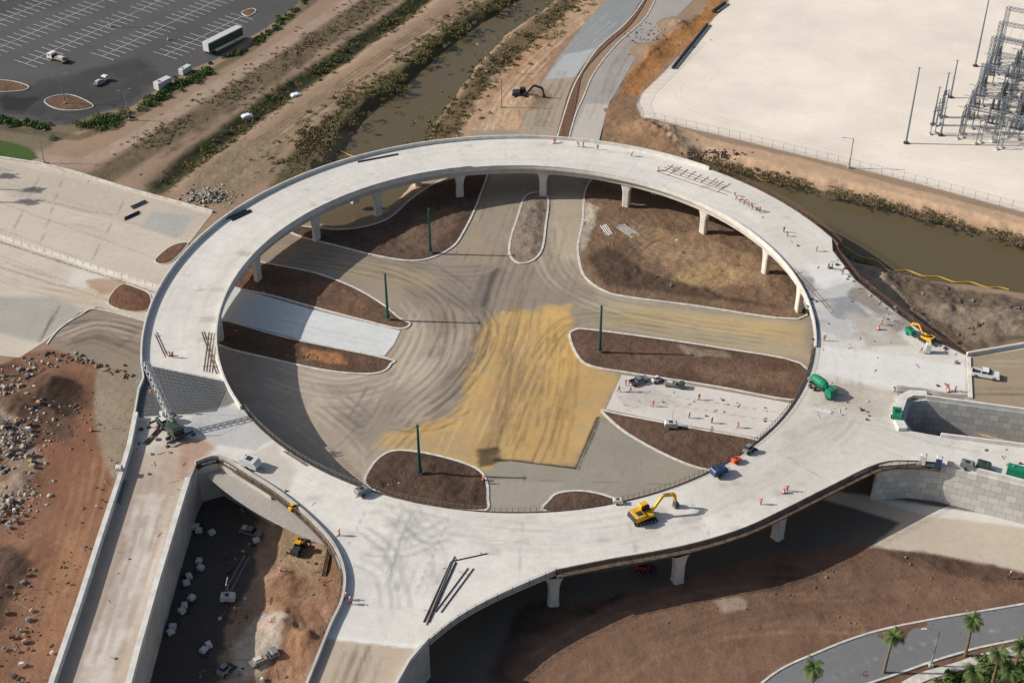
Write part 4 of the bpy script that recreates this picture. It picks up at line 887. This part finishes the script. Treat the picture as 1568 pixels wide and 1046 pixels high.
def compressor(col='yellow'):
    mb=MB(); mb.extr([(-1.3,.5),(1.3,.5),(1.3,1.2),(1,1.55),(-1.1,1.6),(-1.3,1.4)],-.7,.7,col); mb.wheel(-.2,-.8,.34,.2); mb.wheel(-.2,.8,.34,.2); mb.bar((1.3,0,.55),(2.3,0,.45),.05,'dsteel'); mb.box((-.1,0,1.63),(.8,.8,.06),'dsteel'); mb.bar((-.8,.3,1.5),(-.8,.3,1.95),.06,'black',6); mb.bar((2.2,0,0),(2.2,0,.6),.04,'dsteel')
    return mb
def lighttower():
    mb=compressor('offw'); mb.bar((.2,0,1.5),(.2,0,4.8),.07,'yellow'); mb.bar((.2,-.8,4.8),(.2,.8,4.8),.04,'dsteel')
    for y in (-.8,-.3,.3,.8): mb.box((.25,y,4.9),(.15,.35,.3),'kglass')
    for a in ((1.4,1.6),(-1.4,1.6),(1.4,-1.6),(-1.4,-1.6)): mb.bar((a[0]*.4,a[1]*.4,.5),(a[0],a[1],0),.05,'dsteel')
    return mb
def skid(col='yellow'):
    mb=MB(); mb.extr([(-1.5,.4),(1.0,.4),(1.1,1.1),(-.2,1.3),(-1.5,1.4)],-.7,.7,col); mb.extr([(-.8,1.2),(.6,1.1),(.5,2.1),(-.7,2.15)],-.5,.5,'glass'); mb.box((-.1,0,2.18),(1.4,1.1,.08),col)
    for x in (-.9,.7):
        for y in (-.85,.85): mb.wheel(x,y,.42,.3)
    for y in (-.82,.82): mb.bar((-1.2,y,1.6),(.9,y,1.4),.08,col); mb.bar((.9,y,1.4),(1.6,y,.5),.08,col)
    mb.extr([(1.5,.05),(2.4,.05),(2.3,.15),(1.7,.2),(1.6,.8),(1.5,.8)],-1,1,'dsteel')
    return mb
def loader():
    mb=MB(); mb.extr([(-3.2,.9),(0,.9),(0,1.7),(-.4,2.1),(-3,1.9)],-1,1,'dsteel'); mb.extr([(0,.7),(1.6,.7),(1.6,1.4),(0,1.5)],-.8,.8,'dsteel'); mb.extr([(-.9,1.8),(.5,1.6),(.4,3.1),(-.8,3.1)],-.75,.75,'glass'); mb.box((-.2,0,3.15),(1.5,1.7,.1),'yellow')
    for x in (-2,1.4):
        for y in (-1.15,1.15): mb.wheel(x,y,.8,.6)
    for y in (-.6,.6): mb.bar((.8,y,1.7),(3.2,y,.8),.15,'yellow')
    mb.extr([(3,.1),(4.4,.05),(4.2,.3),(3.4,.5),(3.2,1.3),(3,1.2)],-1.4,1.4,'dsteel')
    return mb
def toilet(col='blue'):
    mb=MB(); mb.box((0,0,1.1),(1.1,1.1,2.2),col); mb.box((0,0,2.28),(1.2,1.2,.16),'offw',top=.7); mb.box((.57,0,1.1),(.04,.8,1.9),'offw'); mb.bar((-.4,.4,2.2),(-.4,.4,2.6),.06,'offw',6); mb.box((0,0,.06),(1.3,1.3,.1),'dsteel')
    return mb
def container(col='offw',L=6):
    mb=MB(); mb.box((0,0,1.4),(L,2.4,2.5),col); n=int(L/.5)
    for i in range(n): 
        for y in (-1.22,1.22): mb.box((-L/2+.3+i*.5,y,1.4),(.2,.05,2.3),col)
    mb.box((L/2+.02,0,1.4),(.04,2.1,2.2),'grey'); mb.box((0,0,.1),(L,2.3,.12),'dsteel'); mb.box((0,0,2.68),(L+.05,2.45,.06),'offw' if col=='offw' else col); mb.box((-L/4,0,2.85),(.8,.8,.3),'grey')
    return mb
def put(fn,name,px,py,px2,py2,z=0,bevel=.04,sc=1,**kw):
    a=P(px,py,z); b=P(px2,py2,z); return fn(**kw).obj(name,(a[0],a[1],z+.02),math.atan2(b[1]-a[1],b[0]-a[0]),bevel=bevel,sc=sc)
put(excavator,'excavator',985,795,1010,790,ZD,sw=.25)
put(excavator,'excavator',1418,522,1400,512,ZD,sc=.65)
put(excavator,'excavator',798,150,815,150,0,col='dsteel',sc=.95)
put(pickup,'pickup_truck',1508,577,1530,581,ZD)
put(semi,'semi_trailer',343,72,373,57,0,bevel=.03)
put(crane,'mobile_crane',262,660,240,638,ZD,bevel=.03,sc=.95)
put(mixer,'concrete_mixer_truck',1257,600,1275,612,ZD,sc=.85)
put(compressor,'air_compressor',1372,640,1372,625,ZD,col='green',sc=1.2)
put(flatbed,'flatbed_truck',90,94,70,88,0); put(flatbed,'flatbed_truck',155,128,165,122,0,sc=.75,load='grey')
put(flatbed,'flatbed_truck',1032,592,1050,595,.1,col='dgreen',load='grey',sc=.6)
put(pickup,'pickup_truck',978,586,990,582,.1,col='grey',sc=.8)
put(container,'storage_container',250,134,262,128,0,sc=.9); put(container,'storage_container',284,112,294,106,0,sc=.7)
put(container,'storage_container',1557,727,1572,731,ZD,col='green',sc=.65)
put(compressor,'air_compressor',1100,727,1112,722,ZD,col='blue',sc=1.2); put(compressor,'air_compressor',1127,708,1140,702,ZD,col='orange',sc=.7)
put(compressor,'air_compressor',555,757,566,752,ZD,col='grey',sc=1.0); put(compressor,'air_compressor',384,716,396,720,ZD,col='offw',sc=1.4); put(compressor,'air_compressor',1393,512,1400,518,ZD,col='green',sc=.9)
put(compressor,'air_compressor',946,771,955,771,ZD,col='offw',sc=.7); put(skid,'skid_steer_loader',1005,585,1012,583,.1,col='offw',sc=.7)
put(skid,'skid_steer_loader',1146,692,1155,686,ZD,col='grey',sc=.8); put(skid,'skid_steer_loader',985,873,1000,873,0,col='red',sc=1.0); put(skid,'skid_steer_loader',450,780,460,775,ZD,col='yellow',sc=.6)
put(lighttower,'light_tower',1027,655,1040,655,.2); put(lighttower,'light_tower',350,920,360,920,0)
put(toilet,'portable_toilet',1436,714,1446,716,ZD); put(toilet,'portable_toilet',185,728,195,728,ZD,col='offw'); put(toilet,'portable_toilet',1420,540,1430,541,ZD,col='offw'); put(toilet,'portable_toilet',1412,710,1420,712,ZD,col='offw')
put(pickup,'pickup_truck',385,818,400,822,0,sc=.8,col='grey'); put(flatbed,'flatbed_truck',405,1012,420,1005,0,sc=.7,col='grey')
put(loader,'wheel_loader',458,842,470,820,0,sc=.7); put(skid,'skid_steer_loader',345,1030,355,1020,0,col='grey',sc=.9); put(compressor,'air_compressor',1480,717,1492,720,ZD,col='grey'); put(compressor,'air_compressor',1505,718,1516,721,ZD,col='dgreen')
def pallet(col='offw'):
    mb=MB(); 
    for y in (-.5,0,.5): mb.box((0,y,.08),(1.5,.12,.14),'wood')
    mb.box((0,0,.18),(1.6,1.3,.06),'wood'); mb.box((0,0,.65),(1.5,1.2,.85),col,top=.94); mb.box((.02,0,1.13),(1.1,.8,.1),col,top=.8)
    mb.box((0,0,.66),(1.54,.1,.88),'dsteel'); mb.box((.9,.9,.3),(.7,.5,.5),'dsteel',.5)
    return mb
g=pallet().obj('wrapped_pallet',P(300,810),0,bevel=.04)
for k,(px,py) in enumerate(((305,815),(325,818),(305,862),(290,885),(308,872),(286,895),(294,918),(283,930),(279,938),(265,962),(262,970),(375,812),(320,990),(350,915),(393,830),(312,998))):
    x,y=P2(px,py); inst(g,'wrapped_pallet',(x,y,0),k*.7,.85)
# ------------------------------------------------------------------ timbers, forms
def stack(px,py,px2,py2,z,n=6,w=.25,k='woodlt',name='timber_stack',gap=.3,lay=1):
    a=Vector(P(px,py,z));b=Vector(P(px2,py2,z)); d=(b-a).normalized(); s_=Vector((-d.y,d.x,0)); mb=MB()
    for l in range(lay):
        for i in range(n):
            j=s_*(i-n/2)*gap+d*random.uniform(-.4,.4)+Vector((0,0,.1+l*w)); mb.bar(j,b+j-a,w/1.6,k)
    for t in (.15,.85): c=(b-a)*t; mb.bar(c-s_*n*gap*.6+Vector((0,0,.03)),c+s_*n*gap*.6+Vector((0,0,.03)),.06,'wood')
    return mb.obj(name,a)
stack(650,950,692,858,ZD,2,.24,'dsteel','steel_form',.8); stack(668,935,718,868,ZD,2,.16,'wood','steel_form',.9); stack(690,858,745,846,ZD,1,.18,'dsteel','steel_form',.6); stack(652,955,695,850,ZD,1,.18,'woodlt','timber_stack',.3)
stack(548,248,610,236,ZD,2,.18,'dsteel','steel_form',.5); stack(350,336,380,322,ZD,3,.4,'dsteel','steel_form',.8)
stack(328,510,320,570,ZD,4,.12,'woodlt',gap=.6); stack(312,508,335,572,ZD,2,.12,'wood',gap=.5); stack(240,510,256,545,ZD,2,.12,'wood',gap=.5)
stack(1012,260,1120,296,ZD,2,.11,'rust','rebar_bundle',1.6); stack(1020,254,1110,285,ZD,2,.11,'rust','rebar_bundle',1.2)
for i in range(9): stack(1018+i*11,262+i*3.4,1030+i*11,253+i*3.5,ZD,1,.1,'woodlt')
stack(200,318,222,308,.1,2,.5,'grey','steel_form',.9); stack(190,335,212,325,.1,2,.5,'dsteel','steel_form',.7)
stack(222,680,250,650,ZD,4,.18,'wood'); stack(180,770,190,735,ZD,2,.4,'grey','steel_form',.6); stack(925,345,935,360,.3,4,.2,'offw','pipe_bundle',.5); stack(950,345,975,362,.3,5,.14,'steel','pipe_bundle',.6)
stack(1500,665,1560,680,ZD,2,.2,'woodlt'); stack(1255,628,1275,632,ZD,4,.2,'offw'); stack(1215,410,1270,470,ZD,2,.08,'rust','rebar_bundle',.8)
stack(435,690,470,712,ZD,2,.18,'wood'); stack(345,905,375,850,0,2,.3,'grey','pipe_bundle',1); stack(495,880,505,830,0,3,.3,'wood')
mb=MB()
def scatter(pxs,n,z,s0=.12,s1=.45,Lm=1.6):
    poly=PL(pxs,z); xs=[p[0] for p in poly]; ys=[p[1] for p in poly]; c=0
    while c<n:
        x,y=random.uniform(min(xs),max(xs)),random.uniform(min(ys),max(ys))
        if pdist(np.array([x]),np.array([y]),poly)[0]>0: continue
        c+=1; k=random.choice(['woodlt','wood','offw','grey','rust','grey','grey','dsteel','wood','woodlt'])
        t=random.random()
        if t<.5: L=random.uniform(.4,Lm); a=random.uniform(0,3.14); mb.bar((x,y,z+.06),(x+L*math.cos(a),y+L*math.sin(a),z+.08),random.uniform(.03,.07),k)
        else: s_=random.uniform(s0,s1); mb.box((x,y,z+s_*.4),(s_*1.5,s_,s_*.8),k,random.uniform(0,3),top=random.uniform(.6,1))
scatter([(1120,300),(1210,345),(1300,430),(1480,545),(1470,600),(1250,590),(1235,440),(1180,350)],22,ZD)
scatter([(1280,395),(1480,550),(1460,560),(1270,410)],60,ZD,.15,.6,2.5)
scatter([(1250,600),(1400,612),(1390,650),(1240,640)],22,ZD)
scatter([(1228,430),(1245,440),(1250,600),(1238,600)],22,ZD); scatter([(950,578),(1200,625),(1160,660),(940,620)],22,.1); scatter([(205,645),(290,650),(285,760),(215,740)],24,ZD,.15,.6,2.4)
scatter([(360,640),(560,760),(520,830),(340,690)],6,ZD)
scatter([(360,760),(510,860),(450,1046),(300,1046)],110,0,.2,.6,3); scatter([(0,580),(60,560),(60,800),(0,800)],140,.5,.2,.9,3); scatter([(0,800),(60,820),(40,1046),(0,1046)],50,.3,.2,.8,3); scatter([(910,330),(1180,400),(1200,470),(930,440)],26,.3,.15,.5,2.5)
scatter([(360,400),(540,450),(520,470),(360,440)],12,.3); scatter([(1440,670),(1560,690),(1568,735),(1450,705)],12,ZD)
scatter([(1250,445),(1400,490),(1380,540),(1260,540)],14,ZD,.1,.3); scatter([(215,740),(280,745),(200,1040),(110,1040)],10,ZD); scatter([(190,600),(205,600),(80,1040),(60,1040)],20,.4)
mb.obj('construction_debris')
mb=MB(); mb.bar((0,0,0),(0,0,.08),.38,'black',10); 
for i,k in enumerate(('orange','white','orange','white','orange')): mb.bar((0,0,.08+i*.19),(0,0,.27+i*.19),.3-.02*i,k,10,.28-.02*i)
g=None
for px,py,z in ((1008,262,ZD),(848,220,ZD),(1345,505,ZD),(1452,600,ZD),(1200,755,ZD),(905,1,.1),(260,545,ZD),(140,660,0),(740,735,.2)):
    q=P(px,py,z)
    if g is None: g=mb.obj('traffic_barrel',q,sc=1.0)
    else: inst(g,'traffic_barrel',q,0,1.0)
for px,py in ((453,145),(378,177)):
    mb=MB(); mb.extr([(-1.5,.0),(1.5,0),(1.6,.5),(.6,.9),(-.8,.8),(-1.6,.4)],-.9,.9,'white'); mb.bar((-1.7,-1,.1),(1.7,-1.1,.1),.1,'offw'); x,y=P2(px,py); mb.obj('tarp_cover',(x,y,-.6),.4,bevel=.15)
# ------------------------------------------------------------------ workers
def worker(pose):
    lean={'stand':0,'walk':.08,'bend':.95}[pose]; stp={'stand':.06,'walk':.3,'bend':.18}[pose]
    def up(x,z):
        dz=z-.95; return (x*math.cos(lean)+dz*math.sin(lean), .95-x*math.sin(lean)+dz*math.cos(lean))
    V=[];E=[];R=[]
    def v(x,y,z,r): V.append((x,y,z));R.append(r);return len(V)-1
    def t(x,y,z,r): a,b=up(x,z); return v(a,y,b,r)
    hip=v(0,0,.95,.15); ab=t(0,0,1.15,.14); ch=t(0,0,1.38,.17); nk=t(0,0,1.52,.07); hd=t(.02,0,1.64,.1); tp=t(.02,0,1.74,.09)
    E+=[(hip,ab),(ab,ch),(ch,nk),(nk,hd),(hd,tp)]
    for s_ in (-1,1):
        hj=v(0,s_*.1,.9,.1); kn=v(s_*stp*.5+.04,s_*.11,.5,.07); an=v(s_*stp-.02,s_*.12,.09,.05); to=v(s_*stp+.16,s_*.14,.04,.045); E+=[(hip,hj),(hj,kn),(kn,an),(an,to)]
        sh=t(0,s_*.2,1.42,.065); el=t(.04+s_*stp*-.3,s_*.27,1.15,.05); wr=t(.18,s_*.24,.93,.035); pm=t(.22,s_*.24,.86,.035); E+=[(ch,sh),(sh,el),(el,wr),(wr,pm)]
        for f in range(4):
            a=t(.24,s_*(.215+.018*f),.82,.010); b=t(.25,s_*(.215+.018*f),.77-.01*(f%3),.009); E+=[(pm,a),(a,b)]
        a=t(.25,s_*.2,.86,.011); E.append((pm,a))
    me=bpy.data.meshes.new('construction_worker'); me.from_pydata(V,E,[]); o=bpy.data.objects.new('tmp',me); link(o)
    md=o.modifiers.new('s','SKIN'); md.use_smooth_shade=True
    for i,sv in enumerate(me.skin_vertices[0].data): sv.radius=(R[i],R[i]*(1.25 if i in (hip,ab,ch) else 1)); sv.use_root=(i==0)
    sub=o.modifiers.new('b','SUBSURF'); sub.levels=1; sub.render_levels=1
    dg=bpy.context.evaluated_depsgraph_get(); ev=bpy.data.meshes.new_from_object(o.evaluated_get(dg)); bpy.data.objects.remove(o)
    mb=MB(); mb.v=[tuple(q.co) for q in ev.vertices]; mb.f=[tuple(p.vertices) for p in ev.polygons]
    hx,hz=up(.02,1.68); hands=[Vector(V[i]) for i in range(len(V)) if R[i]<=.035]
    for k in ('jean','orange','skin','white','black'): mb.mi(k)
    for p in ev.polygons:
        c=p.center
        dx,dz=c.x,c.z-.95; loc=dz*math.cos(lean)+dx*math.sin(lean)+.95
        if min((c-h).length for h in hands)<.07 : m_=2
        elif c.z<.12: m_=4
        elif loc>1.54 and (c-Vector((hx,0,hz))).length<.3: m_=2
        elif loc>.93 or abs(c.y)>.2: m_=1
        else: m_=0
        mb.m.append(m_)
    for r0,r1,z0,z1 in ((.17,.17,1.70,1.715),(.14,.12,1.715,1.80),(.12,.05,1.80,1.85)):
        a=up(.02,z0);b=up(.02,z1); mb.bar((a[0],0,a[1]),(b[0],0,b[1]),r0,'white',12,r1)
    nx_=up(.13,1.64); mb.bar((nx_[0]-.03,0,nx_[1]+.02),(nx_[0]+.015,0,nx_[1]-.02),.02,'skin',5)
    for h in (1.1,1.28): a=up(0,h);b=up(0,h+.04); mb.bar((a[0],0,a[1]),(b[0],0,b[1]),.205,'white',10,cap=False)
    bpy.data.meshes.remove(ev)
    return mb
W={}
spots=[]
for px,py in ((1127,306),(1133,310),(1139,313),(1146,317),(1152,321),(1158,323),(1163,326),(1125,300)): spots.append((px,py,ZD,'bend'))
for px,py in ((850,219),(886,225),(915,230),(893,226),(967,240),(1200,356),(1206,362),(1250,385),(1268,412),(1262,522),(1410,540),(1450,598),(1350,498),(1370,600),(1165,772),(1205,752),(520,820),(530,918),(536,925),(265,548),(1462,600),(1290,420)): spots.append((px,py,ZD,random.choice(['stand','walk','bend'])))
for px,py in ((958,590),(965,600),(948,600),(1000,622),(1055,640),(1090,648),(1130,655),(1070,612)): spots.append((px,py,.1,random.choice(['stand','walk'])))
for px,py in ((740,740),(5,575),(430,880),(415,960),(1545,885),(890,880),(360,940)): spots.append((px,py,.1,'walk'))
for px,py,z,ps in spots:
    q=P(px,py,z); rz=random.uniform(0,6.28)
    if ps not in W: W[ps]=worker(ps).obj('construction_worker',q,rz)
    else: inst(W[ps],'construction_worker',q,rz)
# ------------------------------------------------------------------ light, world, camera
EL=math.radians(31)
sd=bpy.data.lights.new('sun','SUN'); sd.energy=4.6; sd.angle=math.radians(.55); sd.color=(1,.96,.89)
so=bpy.data.objects.new('sun',sd); link(so); dirv=Vector((math.cos(EL),-.05*math.cos(EL),-math.sin(EL))); so.rotation_euler=dirv.to_track_quat('-Z','Y').to_euler(); so.location=(-100,0,150)
w=bpy.data.worlds.new('World'); scene.world=w; w.use_nodes=True; nt=w.node_tree; bg=nt.nodes['Background']; sk=nt.nodes.new('ShaderNodeTexSky'); sk.sky_type='NISHITA'; sk.sun_disc=False; sk.sun_elevation=EL; sk.sun_rotation=math.radians(-87); sk.dust_density=2.5; nt.links.new(sk.outputs[0],bg.inputs[0]); bg.inputs[1].default_value=.095
cd=bpy.data.cameras.new('camera'); cd.sensor_width=36; cd.lens=FPX/1568*36; cd.clip_end=9000; cd.clip_start=1
co=bpy.data.objects.new('camera',cd); link(co); co.location=(0,CY,H); co.rotation_euler=(math.pi/2-TH,0,0); scene.camera=co
scene.view_settings.view_transform='Standard'; scene.view_settings.look='None'; scene.view_settings.exposure=0
print('verts ground',nx*ny)
